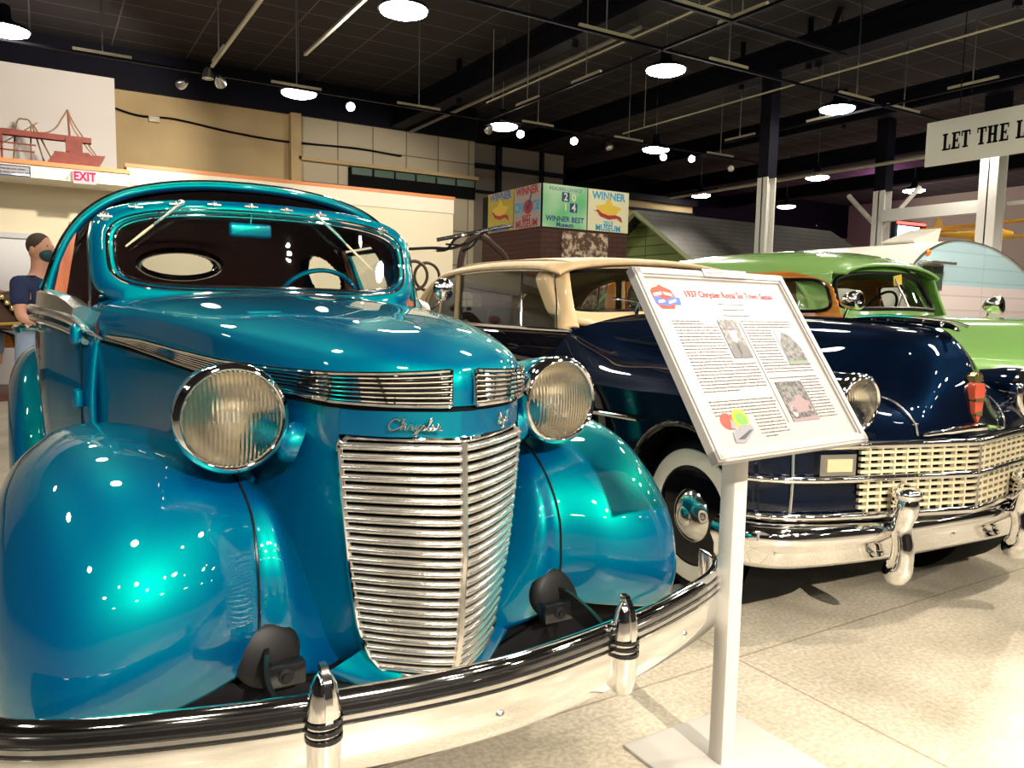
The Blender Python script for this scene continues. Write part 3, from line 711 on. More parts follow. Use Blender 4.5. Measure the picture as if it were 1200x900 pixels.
# upper side (belt) from the cowl back
US = [[(w, d, z) for d in (1.95,2.8,3.8,4.5,4.95,5.25)] for w, z in ((.785,1.17),(.83,1.14),(.92,1.03),(.965,.92))]
for r in US:
    for i, d in enumerate((1.95,2.8,3.8,4.5,4.95,5.25)):
        k = (1,1,1,.99,.93,.84)[i]; dz = (0,0,0,-.03,-.10,-.22)[i]
        r[i] = (r[i][0]*k, d, r[i][2]+dz*(1 if r[i][2] > 1 else .3))
A = surf(US, 5, 5); mk('belt_panel', both(G().gridmesh(A)), black_paint, nv, 50)
DK = [[(0,4.55,1.20),(.4,4.55,1.19),(.76,4.55,1.13)],[(0,4.95,1.10),(.4,4.95,1.09),(.73,4.95,1.06)],[(0,5.25,.93),(.4,5.22,.93),(.68,5.2,.93)],[(0,5.32,.45),(.4,5.30,.45),(.76,5.22,.45)]]
mk('boot_lid', both(G().gridmesh(surf(DK, 5, 5))), black_paint, nv, 50, weld=True)
for s in (1, -1):
    P = cr([(s*.79,1.95,1.178),(s*.80,2.8,1.178),(s*.80,3.8,1.178),(s*.79,4.5,1.15)], 5)
    mk('belt_moulding', G().tube(P, .012, 8), chrome, nv)
    mk('side_moulding', G().tube(cr([(s*.985,1.0,.79),(s*.985,1.4,.775),(s*.975,1.9,.76),(s*.975,3.2,.75)],5), .011, 8), chrome, nv)
    mk('door_seam', G().tube([(s*.79,2.05,1.16),(s*.925,2.05,1.03),(s*.97,2.05,.9),(s*.965,2.05,.4)], .004, 6), blackm, nv)
    mk('hood_seam', G().tube(cr([(s*.29,.052,.82),(s*.30,.072,.88),(s*.325,.165,.955),(s*.345,.34,.968),(s*.405,.6,.992)],6), .0045, 6), satin, nv)
    mk('hood_moulding', G().tube(cr([(s*.40,.55,1.10),(s*.48,1.0,1.11),(s*.60,1.5,1.13),(s*.70,1.85,1.16)],5), .009, 8), chrome, nv)
# centre moulding and ornament
mk('hood_centre_moulding', G().tube(cr([(0,.035,.93),(0,.05,1.03),(0,.09,1.158),(0,.21,1.25),(0,.6,1.278),(0,1.15,1.288)], 8), .008, 8), chrome, nv)
orn = mk('hood_ornament', G().tube(cr([(0,.10,1.245),(0,.145,1.262),(0,.22,1.270),(0,.36,1.282),(0,.52,1.288),(0,.64,1.284)],4), [.005,.009,.011,.012,.012,.013,.013,.014,.014,.013,.013,.012,.012,.011,.011,.010,.009,.008,.007,.006,.004], 8, flat=1.5), darkchrome, nv, 25)
mk('ornament_ridge', G().tube(cr([(0,.06,1.262),(0,.12,1.278),(0,.25,1.292),(0,.45,1.302),(0,.62,1.292)],4), .006, 6), chrome, orn)
for k in range(5): mk('ornament_bead', G().sphere((.0,.17+k*.085,1.268+.006*min(k,2)), .019, 8, (1.2,.9,.8)), chrome, orn, 10)
# badges
bdm = principled('badge_red', (.75,.12,.06), .3, .3, .5)
script([[(a*1.0, b) for a, b in CH[0]]], (-.175,.048,.985), (.97,-.24,0), (0,0,1), .031, .0045, 'hood_script').parent = nv
bpy.data.objects['hood_script'].location = -BASE[nv.name]
bdg = mk('hood_badge', G().prism([(-.026,1.03),(.026,1.03),(.034,1.0),(.024,.91),(0,.865),(-.024,.91),(-.034,1.0)], -.008, .06, 'Y'), bdm, nv)
mk('badge_crest', G().prism([(-.03,1.06),(-.012,1.075),(0,1.06),(.012,1.075),(.03,1.06),(.02,1.03),(-.02,1.03)], .002, .06, 'Y'), brass, bdg)
mk('badge_stripe', G().box((-.030,-.012,.955),(.030,.03,.970)).box((-.020,-.012,.895),(.020,.03,.915)), brass, bdg)
# front clip below: outline around the nose
NO = [(0,.0),(.18,.035),(.36,.075),(.56,.118),(.70,.150),(.82,.195),(.91,.25),(.965,.31)]
def nose_row(z, off=0): return [(v, d+off, z) for v, d in NO]
A = surf([nose_row(.80), nose_row(.70), nose_row(.60), nose_row(.50), nose_row(.44,.10), nose_row(.33,.18)], 3, 6)
mk('front_panel', both(G().gridmesh(A)), navy, nv, 50, weld=True)
NOc = cr([(v, d, 0) for v, d in NO], 6)
def chr_line(z, r, vmax=9, off=-.020, name='chrome_strip', zb_=0):
    P = [(p[0], p[1]+off-.02*0, z+zb_*max(0, p[0]-.5)) for p in NOc if p[0] <= vmax]
    P = [(-a, b, c) for a, b, c in P[::-1]][:-1]+P
    return mk(name, G().tube(P, r, 10, flat=.8), chrome, nv, 60)
chr_line(.79, .017, .99); chr_line(.655, .015, .99); chr_line(.505, .016, .99); chr_line(.435, .018, .99, .07)
mk('brow_moulding', G().tube(cr([(-.27,.045,.822),(-.14,.018,.835),(0,-.018,.85),(.14,.018,.835),(.27,.045,.822)],5), [.006]+[.010]*4+[.014]*4+[.017]*3+[.014]*4+[.010]*4+[.006], 8), chrome, nv)
parklens = principled('park_lens', (.55,.45,.28), .1, 0, .5)
# grille: cream slats with uprights, on black
GV = [(v, d) for v, d in [(p[0], p[1]) for p in NOc] if v <= .56]
def gl(z, off): 
    P = [(v, d+off, z) for v, d in GV]; return [(-a, b, c) for a, b, c in P[::-1]][:-1]+P
mk('grille_backing', G().gridmesh(np.array([gl(.785,-.004), gl(.51,-.004)])), blackm, nv)
g = G()
for z in (.765,.739,.713,.687): g.sweep(gl(z-.005, -.014), [(-.008,-.0062),(.008,-.0062),(.008,.0062),(-.008,.0062)])
for z in (.628,.600,.572,.544): g.sweep(gl(z-.005, -.014), [(-.008,-.0062),(.008,-.0062),(.008,.0062),(-.008,.0062)])
mk('grille_slats', g, cream_grille, nv)
g = G()
for k in range(-9, 10):
    if k == 0: continue
    v = k*.058; d = np.interp(abs(v), NOc[:,0], NOc[:,1]); g.box((v-.005,d-.0235,.52),(v+.005,d-.004,.78))
mk('grille_uprights', g, cream_grille, nv)
mk('grille_divider', G().box((-.008,-.03,.50),(.008,.01,.80)), chrome, nv)
for s in (1, -1):
    v = s*.665; d = float(np.interp(.665, NOc[:,0], NOc[:,1]))
    pl = mk('parking_lamp', G().obox((v, d-.012, .715), (1,.28*s,0), (-.28*s,1,0), (0,0,1), .15, .03, .085), chrome, nv)
    mk('lamp_lens', G().obox((v, d-.028, .715), (1,.28*s,0), (-.28*s,1,0), (0,0,1), .105, .012, .05), parklens, pl)
    mk('wing_divider', G().tube([(s*.83,.195,.79),(s*.83,.19,.65),(s*.83,.195,.50)], .006, 6), satin, nv)
    # headlights
    hl = mk('headlight', G().lathe((s*.58,.115,.958), (0,1,.05), [(0,.105),(.05,.112),(.12,.108),(.25,.08),(.26,.01)], 32, False), navy, nv, 60)
    mk('headlight_rim', G().lathe((s*.58,.115,.958), (0,-1,-.05), [(-.03,.115),(.0,.119),(.018,.114),(.024,.10),(.015,.092),(.0,.09)], 40, False), chrome, hl, 60)
    mk('headlight_reflector', G().lathe((s*.58,.115,.958), (0,1,.05), [(-.008,.094),(.03,.08),(.06,.05),(.07,.01)], 32, False), reflm, hl, 60)
    mk('headlight_lens', G().lathe((s*.58,.115,.958), (0,-1,-.05), [(.008,.094),(.02,.085),(.032,.05),(.036,.001)], 32, False), lensm, hl, 60)
# bumper
NB_ = cr([(-1.0,.40,.40),(-.975,.28,.40),(-.86,.18,.40),(-.60,.125,.40),(-.30,.10,.40),(0,.095,.40),(.30,.10,.40),(.60,.125,.40),(.86,.18,.40),(.975,.28,.40),(1.0,.40,.40)], 6)
nb = mk('front_bumper', G().sweep(NB_, [(-.02,-.095),(.012,-.092),(.028,-.07),(.030,-.03),(.040,-.01),(.055,.015),(.055,.045),(.04,.07),(.01,.085),(-.02,.08)]), chrome, nv, 60)
for s in (-.40, .40):
    o = G()
    o.tube(cr([(s,.07,.265),(s,.02,.285),(s,.005,.37),(s,.02,.46),(s,.01,.54),(s,.015,.60),(s,.05,.62)],5), [.035,.043,.05,.054,.056,.055,.053,.049,.046,.045,.044,.042,.041,.040,.040,.041,.043,.046,.05,.053,.055,.056,.054,.05,.045,.042,.04,.035,.03,.02,.01], 18, flat=1.0)
    o.xf(lambda p: Vector((s+(p.x-s)*.85, p.y, p.z)))
    gd = mk('bumper_guard', o, chrome, nb, 60)
    mk('guard_cap', G().sphere((s,.005,.60), .058, 18, (1.05,1.0,.55)), chrome, gd, 60)
for x in (-.91, .0, .91):
    yy = np.interp(x, NB_[:,0], NB_[:,1]); mk('bumper_bolt', G().lathe((x, yy-.030, .375), (0,-1,0), [(0,.014),(.006,.013),(.010,.001)], 14), satin, nb)
mk('underbody', G().box((-.80,.45,.22),(.80,5.0,.40)).box((-.5,.32,.30),(.5,.6,.42)), blackm, nv)
mk('front_axle', G().cyl((-.75,.76,.37),(.75,.76,.37),.04), blackm, nv)
for s in (1, -1):
    wheel(nv, (s*.765,.76,.37), s, .37, .16, (.235,.305)); wheel(nv, (s*.69,4.05,.36), s, .36, .16, (.20,.305))
    mk('wheel_well', G().lathe((s*.50,.72,.41),(s,0,0),[(0,.01),(0,.44),(.42,.44)],40,False), blackm, nv)
# windshield surround (tan) and soft top
def nwy(v, z): return 1.95+.17*(v/.75)**2+(z-1.3)*.80
def nring(a, bt, bb, e, off=0, zc=1.43, n=96, arch=.03):
    r = []
    for k in range(n):
        v, z = sup(2*PI*k/n, a, bt, bb, e); z = zc+z-arch*(v/.7)**2
        r.append((v, nwy(v, z)+off, z))
    return r
rings = [nring(.715,.135,.112,6,.05), nring(.722,.140,.118,6,0), nring(.737,.152,.135,6,-.012), nring(.765,.185,.20,5,-.0), nring(.780,.195,.22,5,.03), nring(.780,.19,.22,5,.14)]
ws = mk('windshield_surround', G().gridmesh(np.array([r+[r[0]] for r in rings])), tanp, nv, 60, weld=True)
mk('windshield_seal', G().tube(nring(.722,.140,.118,6,-.006), .008, 8, closed=True), blackg, ws)
W = []
for k in np.linspace(0, 1, 9):
    ring = nring(.72*k+1e-4, .138*k+1e-5, .116*k+1e-5, 6, .012); W.append(ring+[ring[0]])
mk('windshield_glass', G().gridmesh(np.array(W)), glass, nv, weld=True)
for s in (1, -1):
    P = [[(.70,2.0,1.20),(.74,2.02,1.20),(.785,2.06,1.18),(.785,2.16,1.18)],[(.70,2.05,1.28),(.735,2.06,1.28),(.765,2.12,1.28),(.765,2.20,1.28)],[(.69,2.12,1.42),(.72,2.13,1.42),(.745,2.19,1.42),(.745,2.26,1.42)],[(.66,2.2,1.54),(.69,2.2,1.54),(.715,2.26,1.55),(.715,2.34,1.56)]]
    g = G().gridmesh(surf(P,5,4)); g = g if s > 0 else g.mirrored(); mk('windshield_post', g, tanp, nv, 60, solid=.02)
ST = [(2.16,[(0,1.618),(.25,1.612),(.45,1.595),(.60,1.568),(.68,1.54),(.70,1.525)]),
      (2.30,[(0,1.648),(.25,1.643),(.46,1.625),(.62,1.60),(.71,1.572),(.73,1.55)]),
      (2.60,[(0,1.668),(.25,1.664),(.47,1.648),(.64,1.622),(.73,1.595),(.748,1.568)]),
      (3.10,[(0,1.685),(.25,1.681),(.48,1.665),(.655,1.637),(.745,1.605),(.762,1.578)]),
      (3.60,[(0,1.682),(.25,1.678),(.48,1.662),(.66,1.634),(.752,1.60),(.77,1.573)]),
      (4.00,[(0,1.655),(.25,1.652),(.48,1.638),(.66,1.61),(.755,1.575),(.775,1.535)]),
      (4.25,[(0,1.62),(.25,1.617),(.48,1.60),(.66,1.568),(.76,1.51),(.782,1.44)]),
      (4.45,[(0,1.57),(.25,1.566),(.48,1.55),(.66,1.51),(.762,1.43),(.785,1.31)]),
      (4.62,[(0,1.49),(.25,1.485),(.48,1.465),(.655,1.42),(.757,1.33),(.78,1.19)]),
      (4.78,[(0,1.37),(.25,1.365),(.47,1.34),(.64,1.30),(.735,1.22),(.76,1.14)]),
      (4.90,[(0,1.17),(.25,1.165),(.46,1.155),(.61,1.145),(.70,1.13),(.73,1.11)])]
A = surf([[(v*(1.075 if d < 2.4 else 1.03), d, z) for v, z in r] for d, r in ST], 6, 6)
mk('soft_top', both(G().gridmesh(A, cut=lambda v, d, z: abs(v) < .33 and d > 4.6 and 1.27 < z < 1.46)), tan, nv, 60, weld=True, solid=.02)
for s in (1, -1):
    mk('top_piping', G().tube(cr([(s*.61,2.17,1.572),(s*.63,2.35,1.612),(s*.65,2.7,1.632),(s*.665,3.2,1.641),(s*.67,3.7,1.638),(s*.665,4.1,1.60),(s*.66,4.4,1.53)],5), .007, 6), tan, nv)
    # side glass frames
    x = .762
    rail = cr([(s*.73,2.28,1.545),(s*.755,2.7,1.563),(s*.768,3.2,1.57),(s*.772,3.62,1.563)], 5)
    fr = mk('door_window_frame', G().tube(rail, .010, 8).tube([(s*.748,2.66,1.56),(s*.785,2.60,1.18)], .009, 8).tube([(s*.772,3.62,1.563),(s*.79,3.62,1.18)], .009, 8).tube([(s*.725,2.28,1.545),(s*.765,2.16,1.33),(s*.785,2.12,1.18)], .008, 8), chrome, nv)
    mk('door_glass', G().add([(s*.785,2.62,1.18),(s*.785,3.6,1.18),(s*.768,3.6,1.56),(s*.75,2.66,1.56)], [(0,1,2,3)]), darkglass, nv)
    mk('vent_glass', G().add([(s*.785,2.14,1.18),(s*.785,2.60,1.18),(s*.75,2.64,1.56),(s*.728,2.28,1.54)], [(0,1,2,3)]), darkglass, nv)
    mk('quarter_pillar', G().sweep([(s*.778,3.70,1.17),(s*.768,3.70,1.57)], [(-.012,-.035),(.012,-.035),(.012,.035),(-.012,.035)], up=(0,1,0)), tan, nv)
    qf = cr([(s*.775,3.76,1.18),(s*.765,3.76,1.555),(s*.768,4.0,1.54),(s*.776,4.2,1.47),(s*.782,4.36,1.34),(s*.785,4.44,1.18)], 5)
    mk('quarter_window_frame', G().tube(qf, .011, 8).tube([(s*.782,4.08,1.18),(s*.772,4.03,1.53)], .009, 8), tan, nv)
    mk('quarter_glass', G().add([(s*.78,3.76,1.18),(s*.785,4.42,1.18),(s*.782,4.34,1.34),(s*.776,4.2,1.46),(s*.765,3.78,1.55)], [(0,1,2,3,4)]), darkglass, nv)
# interior
seatm = principled('dark_leather', (.012,.02,.035), .4)
for nm, y in (('front_seat',3.25),('rear_seat',4.15)):
    mk(nm, G().box((-.68,y-.5,.45),(.68,y,.70),.05).box((-.68,y-.02,.55),(-.01,y+.16,1.31),.06).box((.01,y-.02,.55),(.68,y+.16,1.31),.06), seatm, nv, 60)
mk('cabin_floor', G().box((-.78,2.0,.36),(.78,4.6,.42)), blackm, nv)
mk('dashboard', G().box((-.70,2.10,1.02),(.70,2.36,1.24),.05), navy, nv, 60)
sw = [(.36+.20*math.cos(2*PI*k/40), 2.56-.20*math.sin(2*PI*k/40)*.45, 1.22+.20*math.sin(2*PI*k/40)*.85) for k in range(40)]
mk('steering_wheel', G().tube(sw, .011, 8, closed=True).tube([(.36,2.56,1.22),(.36,2.3,1.1)], .018, 8).tube([(.16,2.56,1.22),(.56,2.56,1.22)], .008, 6), seatm, nv)
mk('rear_view_mirror', G().box((-.09,2.16,1.50),(.09,2.18,1.555),.01), blackg, nv)
mk('wiper_arm', G().tube([(-.33,1.93,1.335),(-.33,1.90,1.36),(-.50,1.955,1.375)], .006, 6).lathe((-.33,1.945,1.27),(0,-.3,1),[(0,.016),(.05,.013),(.09,.008)],12), chrome, nv)
mk('wiper_arm', G().tube([(.33,1.93,1.335),(.33,1.90,1.36),(.16,1.90,1.37)], .006, 6).lathe((.33,1.945,1.27),(0,-.3,1),[(0,.016),(.05,.013),(.09,.008)],12), chrome, nv)

# ============================================================ GREEN WOODY (design frame v, Y, z)
gc = thing('vintage_car', 'lime green 1940s woody car with varnished orange wood window frames', 'car', (5.60, 3.72, 0), (0, 3.6, 0))
Rg = [[(v*.945, 1.38+d*1.0, z+.02 if z > .9 else z) for v, d, z in r] for r in front_rows()]
A = surf(Rg, 7, 7)
mk('hood_and_fenders', both(G().gridmesh(A)), green, gc, 60, weld=True)
A = surf(side_rows(.945, 1.38), 8, 12)
mk('body_side', both(G().gridmesh(A, cut=lambda v, d, z: (d-2.26)**2+(z-.37)**2 < .16 or (d-5.4)**2+(z-.37)**2 < .13)), green, gc, 50)
mk('front_panel', both(G().gridmesh(surf([[(v*.945, 1.38+d, z) for v, d in NO] for z in (.80,.6,.4)], 3, 6))), green, gc, 50)
mk('front_bumper', G().sweep([(p[0]*.97, p[1]+1.36, p[2]) for p in NB_], [(-.02,-.08),(.02,-.08),(.04,0),(.02,.08),(-.02,.08)]), chrome, gc)
mk('grille_bars', G().tube(cr([(-.8,1.53,.5),(0,1.37,.5),(.8,1.53,.5)],6), .02, 8).tube(cr([(-.8,1.53,.62),(0,1.37,.62),(.8,1.53,.62)],6), .02, 8).tube(cr([(-.8,1.53,.74),(0,1.37,.74),(.8,1.53,.74)],6), .02, 8), chrome, gc)
for s in (1, -1):
    wheel(gc, (s*.68,2.26,.36), s); wheel(gc, (s*.68,5.4,.36), s)
    hl = mk('headlight', G().lathe((s*.62,1.56,.95), (0,-1,0), [(-.12,.10),(0,.115),(.02,.112),(.025,.09),(.035,.04),(.037,.001)], 28), chrome, gc, 60)
mk('underbody', G().box((-.78,1.9,.22),(.78,6.3,.40)), blackm, gc)
def gwy(v, z): return 3.30+.16*(v/.6)**2+(z-1.35)*.58
def gring(a, bt, bb, e, off=0, zc=1.475, n=80, arch=.03):
    r = []
    for k in range(n):
        v, z = sup(2*PI*k/n, a, bt, bb, e); a_ = 1-.10*((z+.12)/.24); v *= a_*1.06; z = zc+z-arch*(v/.7)**2
        r.append((v, gwy(v, z)+off, z))
    return r
rings = [gring(.565,.135,.105,5,.05), gring(.575,.140,.112,5,0), gring(.615,.165,.135,5,-.01), gring(.70,.21,.20,4.5,.01), gring(.72,.22,.22,4.5,.10), gring(.72,.21,.22,4.5,.16)]
ws = mk('windshield_surround', G().gridmesh(np.array([r+[r[0]] for r in rings])), green, gc, 60, weld=True)
mk('windshield_seal', G().tube(gring(.585,.146,.118,5,-.008), .018, 8, closed=True), rubber, ws)
mk('windshield_divider', G().tube([(0,gwy(0,1.365)-.01,1.365),(0,gwy(0,1.60)-.01,1.60)], .009, 8), satin, ws)
W = []
for k in np.linspace(0, 1, 7):
    ring = gring(.57*k+1e-4, .138*k+1e-5, .11*k+1e-5, 5, .012); W.append(ring+[ring[0]])
mk('windshield_glass', G().gridmesh(np.array(W)), glass, gc, weld=True)
GT = [(3.42,[(0,1.695),(.25,1.685),(.42,1.665),(.53,1.64),(.60,1.61)]),
      (3.60,[(0,1.765),(.26,1.755),(.46,1.73),(.60,1.68),(.675,1.615)]),
      (3.95,[(0,1.815),(.27,1.805),(.49,1.77),(.66,1.705),(.735,1.61)]),
      (4.5,[(0,1.835),(.27,1.825),(.50,1.79),(.67,1.72),(.75,1.62)]),
      (5.2,[(0,1.815),(.27,1.805),(.50,1.77),(.67,1.70),(.75,1.60)]),
      (5.8,[(0,1.75),(.27,1.74),(.49,1.70),(.65,1.63),(.73,1.53)]),
      (6.2,[(0,1.62),(.26,1.61),(.46,1.57),(.62,1.49),(.70,1.38)]),
      (6.5,[(0,1.38),(.25,1.37),(.44,1.34),(.58,1.29),(.66,1.21)])]
mk('roof', both(G().gridmesh(surf([[(v, d, z) for v, z in r] for d, r in GT], 6, 6))), green, gc, 60, weld=True, solid=.02)
def wfront(z): return 3.28+(z-1.22)*.50+(max(0, z-1.50)/.1)**2*.22
# wood sides with window openings
def gside(y, z): return .745+.06*(1-((z-1.2)/.42))*0+(1.6-z)*.12
for s in (1, -1):
    ys = np.linspace(3.22 if s < 0 else 3.55, 6.0, 110); zs = np.linspace(1.20, 1.625, 30)
    def wcut(v, y, z):
        def rr(y0, y1, z0, z1, lean=0):
            a = y-(z-z0)*lean; cy, cz = (y0+y1)/2, (z0+z1)/2
            return (abs(a-cy)/((y1-y0)/2))**4+(abs(z-cz)/((z1-z0)/2))**4 < 1
        return rr(3.38 if s < 0 else 3.74, 4.0, 1.325, 1.56, .45 if s < 0 else .28) or rr(4.22, 4.86, 1.325, 1.56) or rr(5.05, 5.65, 1.325, 1.55)
    Aw = np.array([[(s*gside(y, z), max(y, wfront(z)), z) for y in ys] for z in zs])
    wd = mk('wood_side', G().gridmesh(Aw, cut=wcut), wood, gc, 50, solid=.03)
    for y0, y1, ln in ((3.38 if s < 0 else 3.74,4.0,.45 if s < 0 else .28),(4.22,4.86,0),(5.05,5.65,0)):
        P = []
        for k in range(48):
            a, b = sup(2*PI*k/48, (y1-y0)/2, .1175, .1175, 4); z = 1.4425+b; P.append((s*(gside(0, z)+.004), (y0+y1)/2+a+(z-1.325)*ln, z))
        fr = mk('side_window_frame', G().tube(P, .013, 6, closed=True), blackg, wd)
        mk('side_window_glass', G().add([(p[0]-s*.01, p[1], p[2]) for p in P], [tuple(range(48))]), glass, fr)
    for yy in (4.12, 4.95): mk('door_seam', G().tube([(s*(gside(0,z)+.003), yy, z) for z in (1.21,1.4,1.6)], .004, 6), blackm, wd)
    PS = [[(.655,3.50,1.625),(.69,3.62,1.62),(.735,3.85,1.61)],[(.70,3.48,1.50),(.73,3.56,1.50),(.757,3.70,1.50)],[(.74,3.44,1.36),(.76,3.48,1.36),(.774,3.60,1.36)],[(.775,3.38,1.20),(.785,3.45,1.20),(.792,3.60,1.20)]]
    g = G().gridmesh(surf(PS, 5, 4)); g = g if s > 0 else g.mirrored()
    mk('windshield_pillar', g, green, gc, 60, solid=.02)
    mk('lower_wood', G().gridmesh(np.array([[(s*v, y, z) for y in np.linspace(3.36,6.1,12)] for v, z in ((.795,1.20),(.86,1.12),(.92,1.03),(.935,.90))])), green, gc, 50)
    mk('belt_trim', G().tube(cr([(s*.80,3.30,1.21),(s*.80,4.5,1.21),(s*.80,6.1,1.19)],4), .012, 8), satin, gc)
for s, (x, y, z) in ((-1,(-.79,3.20,1.40)),(1,(.72,3.02,1.395))):
    hd = mk('spotlight', G().lathe((x,y+.05,z), (0.1,-1,.1), [(-.06,.02),(-.03,.05),(.02,.066),(.06,.07),(.075,.066),(.08,.05),(.06,.01)], 28), chrome, gc, 60)
    mk('spotlight_bracket', G().tube([(x,y+.06,z-.05),(x+.0,y+.08,z-.11),(x-s*.08,y+.12,z-.13)], .013, 8), chrome, hd)
for nm, y in (('front_seat',4.2),('rear_seat',5.2)):
    mk(nm, G().box((-.66,y-.5,.5),(.66,y,.75),.04).box((-.66,y-.02,.6),(.66,y+.14,1.24),.05), principled('grey_leather_'+nm[:4],(.10,.10,.09),.5), gc, 60)
sw = [(.36+.20*math.cos(2*PI*k/40), 3.78-.20*math.sin(2*PI*k/40)*.45, 1.33+.20*math.sin(2*PI*k/40)*.85) for k in range(40)]
mk('steering_wheel', G().tube(sw, .011, 8, closed=True).tube([(.36,3.78,1.33),(.36,3.5,1.15)], .015, 8), blackg, gc)
mk('dashboard', G().box((-.68,3.46,1.05),(.68,3.62,1.33),.04), green, gc, 60)
mk('windshield_sticker', G().obox((.03, gwy(.03,1.58)-.012, 1.575), (1,0,.2), (0,1,0), (-.2,0,1), .10, .004, .075), principled('sticker_yellow',(.85,.62,.08),.5), gc)
# ============================================================ SIGN STAND
bw, bl = .60, .54; byaw, btilt = .055, .972
r_ax = Vector((math.cos(byaw), math.sin(byaw), 0)); b_ax = Vector((-math.sin(byaw), math.cos(byaw), 0))
u_ax = b_ax*math.cos(btilt)+Vector((0,0,1))*math.sin(btilt); n_ax = r_ax.cross(u_ax)
if n_ax.y > 0: n_ax = -n_ax
bc = Vector((1.574, 1.38, 1.183))
stand = thing('information_stand', 'white floor stand with slanted framed text board about the teal car', 'sign', (1.64, 1.475, 0), (1.64, 1.475, 0))
px, py = 1.64, 1.475
def BP_(a, b, h=0): return bc+r_ax*a+u_ax*b+n_ax*h
topz = (bc-n_ax*.03).z-.02
mk('post', G().box((px-.026,py-.026,.01),(px+.026,py+.026,topz), .004), steelw, stand)
mk('base_plate', G().box((px-.20,py-.24,0),(px+.24,py+.20,.012), .004), steelw, stand)
bk = mk('board', G().obox(BP_(0,0,-.012), r_ax, u_ax, n_ax, bw-.02, bl-.02, .012), boardm, stand)
mk('mounting_plate', G().obox(BP_(0.03,0.0,-.03), r_ax, u_ax, n_ax, .16, .22, .024), steelw, stand)
loop = [BP_(sx*(bw/2-.014), sy*(bl/2-.014), 0) for sx, sy in ((-1,-1),(1,-1),(1,1),(-1,1))]
g = G()
for i in range(4):
    a, b = loop[i], loop[(i+1) % 4]; t = (b-a).normalized(); m = (a+b)/2; w = n_ax.cross(t)
    L = (b-a).length+.028
    g.obox(m, t, w, n_ax, L, .028, .022)
    g.obox(m+n_ax*.013, t, w, n_ax, L-.010, .016, .006)
mk('board_frame', g, boardm, stand)
sh = mk('info_sheet', G().obox(BP_(0,0,.002), r_ax, u_ax, n_ax, bw-.05, bl-.05, .004), paper, stand)
def BM(a, b, h=.0052): return frame(BP_(a, b, h), r_ax, u_ax)
mk('title_text', textg('1937 Chrysler Royal Six Town Sedan', .0285, BM(.035, .195), bold=.0004, sx=.84), redink, sh)
# illegible copy: word-length dashes
def dashes(g, a0, a1, b, hh=.0028, seed=0):
    rnd = random.Random(seed); a = a0
    while a < a1-.004:
        w = rnd.uniform(.004,.015); w = min(w, a1-a); 
        # letters as small ticks
        k = a
        while k < a+w:
            lw = .0013; g.obox(BP_(k, b+rnd.uniform(-.0003,.0003), .0046), r_ax, u_ax, n_ax, lw, hh*rnd.choice((.6,.6,1,.8)), .0006); k += .0021
        a += w+.0032
g = G(); sd = 0
for i, w in enumerate((.10,.085,.105)):
    dashes(g, .02-w/2, .02+w/2, .166-i*.018, .003, 900+i)
b = .118
zones_l = []
for i in range(37):
    y = .112-i*.0092
    a0, a1 = -.235, .008
    if i < 14: a1 = -.075
    if i in (23, 24) : continue
    if i > 29: a0 = -.10
    if i == 22: a1 = -.10
    if i == 36: a0, a1 = -.09, -.04
    dashes(g, a0, a1, y, .0034, 10+i)
for i in range(33):
    y = .112-i*.0092
    a0, a1 = .03, .235
    if 3 <= i < 15: a1 = .135
    if i in (18,): continue
    if 20 <= i < 33: a0 = .155
    dashes(g, a0, a1, y, .0034, 60+i)
mk('body_text', g, ink, sh)
def photo(name, a0, a1, b0, b1, mat, sub):
    p = mk(name, G().obox(BP_((a0+a1)/2, (b0+b1)/2, .0048), r_ax, u_ax, n_ax, a1-a0, b1-b0, .0014), mat, sh)
    for nm, poly, m in sub:
        gg = G(); n = len(poly)
        gg.add([BP_(a0+(a1-a0)*x, b0+(b1-b0)*y, .0058) for x, y in poly], [tuple(range(n))])
        mk(nm, gg, m, p)
g1 = principled('photo_grey', (.16,.15,.16), .4); noise_col(g1, (.02,.02,.02), (.16,.15,.155), 90)
g2 = principled('photo_light', (.33,.31,.31), .4); g3 = principled('photo_dark', (.05,.045,.05), .4); g4 = principled('photo_sky', (.40,.40,.46), .4)
gp_ = principled('photo_pinkish', (.24,.165,.175), .4)
circ = lambda cx, cy, rx, ry, n=20: [(cx+rx*math.cos(2*PI*k/n), cy+ry*math.sin(2*PI*k/n)) for k in range(n)]
photo('portrait_photo', -.068, .005, .0, .118, g1, [
    ('photo_suit', [(.0,.0),(1,0),(1,.25),(.72,.42),(.5,.38),(.25,.42),(0,.2)], g1 if False else g3),
    ('photo_face', circ(.48,.60,.19,.20), g2), ('photo_hat', [(.2,.72),(.28,.80),(.3,.95),(.66,.95),(.70,.80),(.8,.74),(.5,.70)], g3),
    ('photo_shirt', [(.38,.40),(.58,.40),(.50,.0),(.42,.0)], g2)])
photo('building_photo', .143, .228, -.025, .085, g4, [
    ('photo_building', [(.0,.10),(.02,.62),(.35,.95),(.72,.80),(1,.45),(1,.10)], g1), ('photo_ground', [(0,0),(1,0),(1,.12),(0,.12)], principled('photo_ground_green', (.16,.2,.15), .5))])
photo('car_photo', .040, .150, -.190, -.075, g1, [
    ('photo_car', [(.05,.25),(.08,.45),(.40,.50),(.48,.64),(.70,.64),(.78,.50),(.95,.48),(.95,.30),(.80,.22),(.30,.20)], gp_),
    ('photo_wheel', circ(.20,.25,.10,.15), g2), ('photo_wheel', circ(.86,.32,.07,.12), g2), ('photo_road', [(0,0),(1,0),(1,.10),(0,.06)], gp_)])
mk('column_rule', G().obox(BP_(.019,-.04,.0046), r_ax, u_ax, n_ax, .0016, .30, .0008), ink, sh)
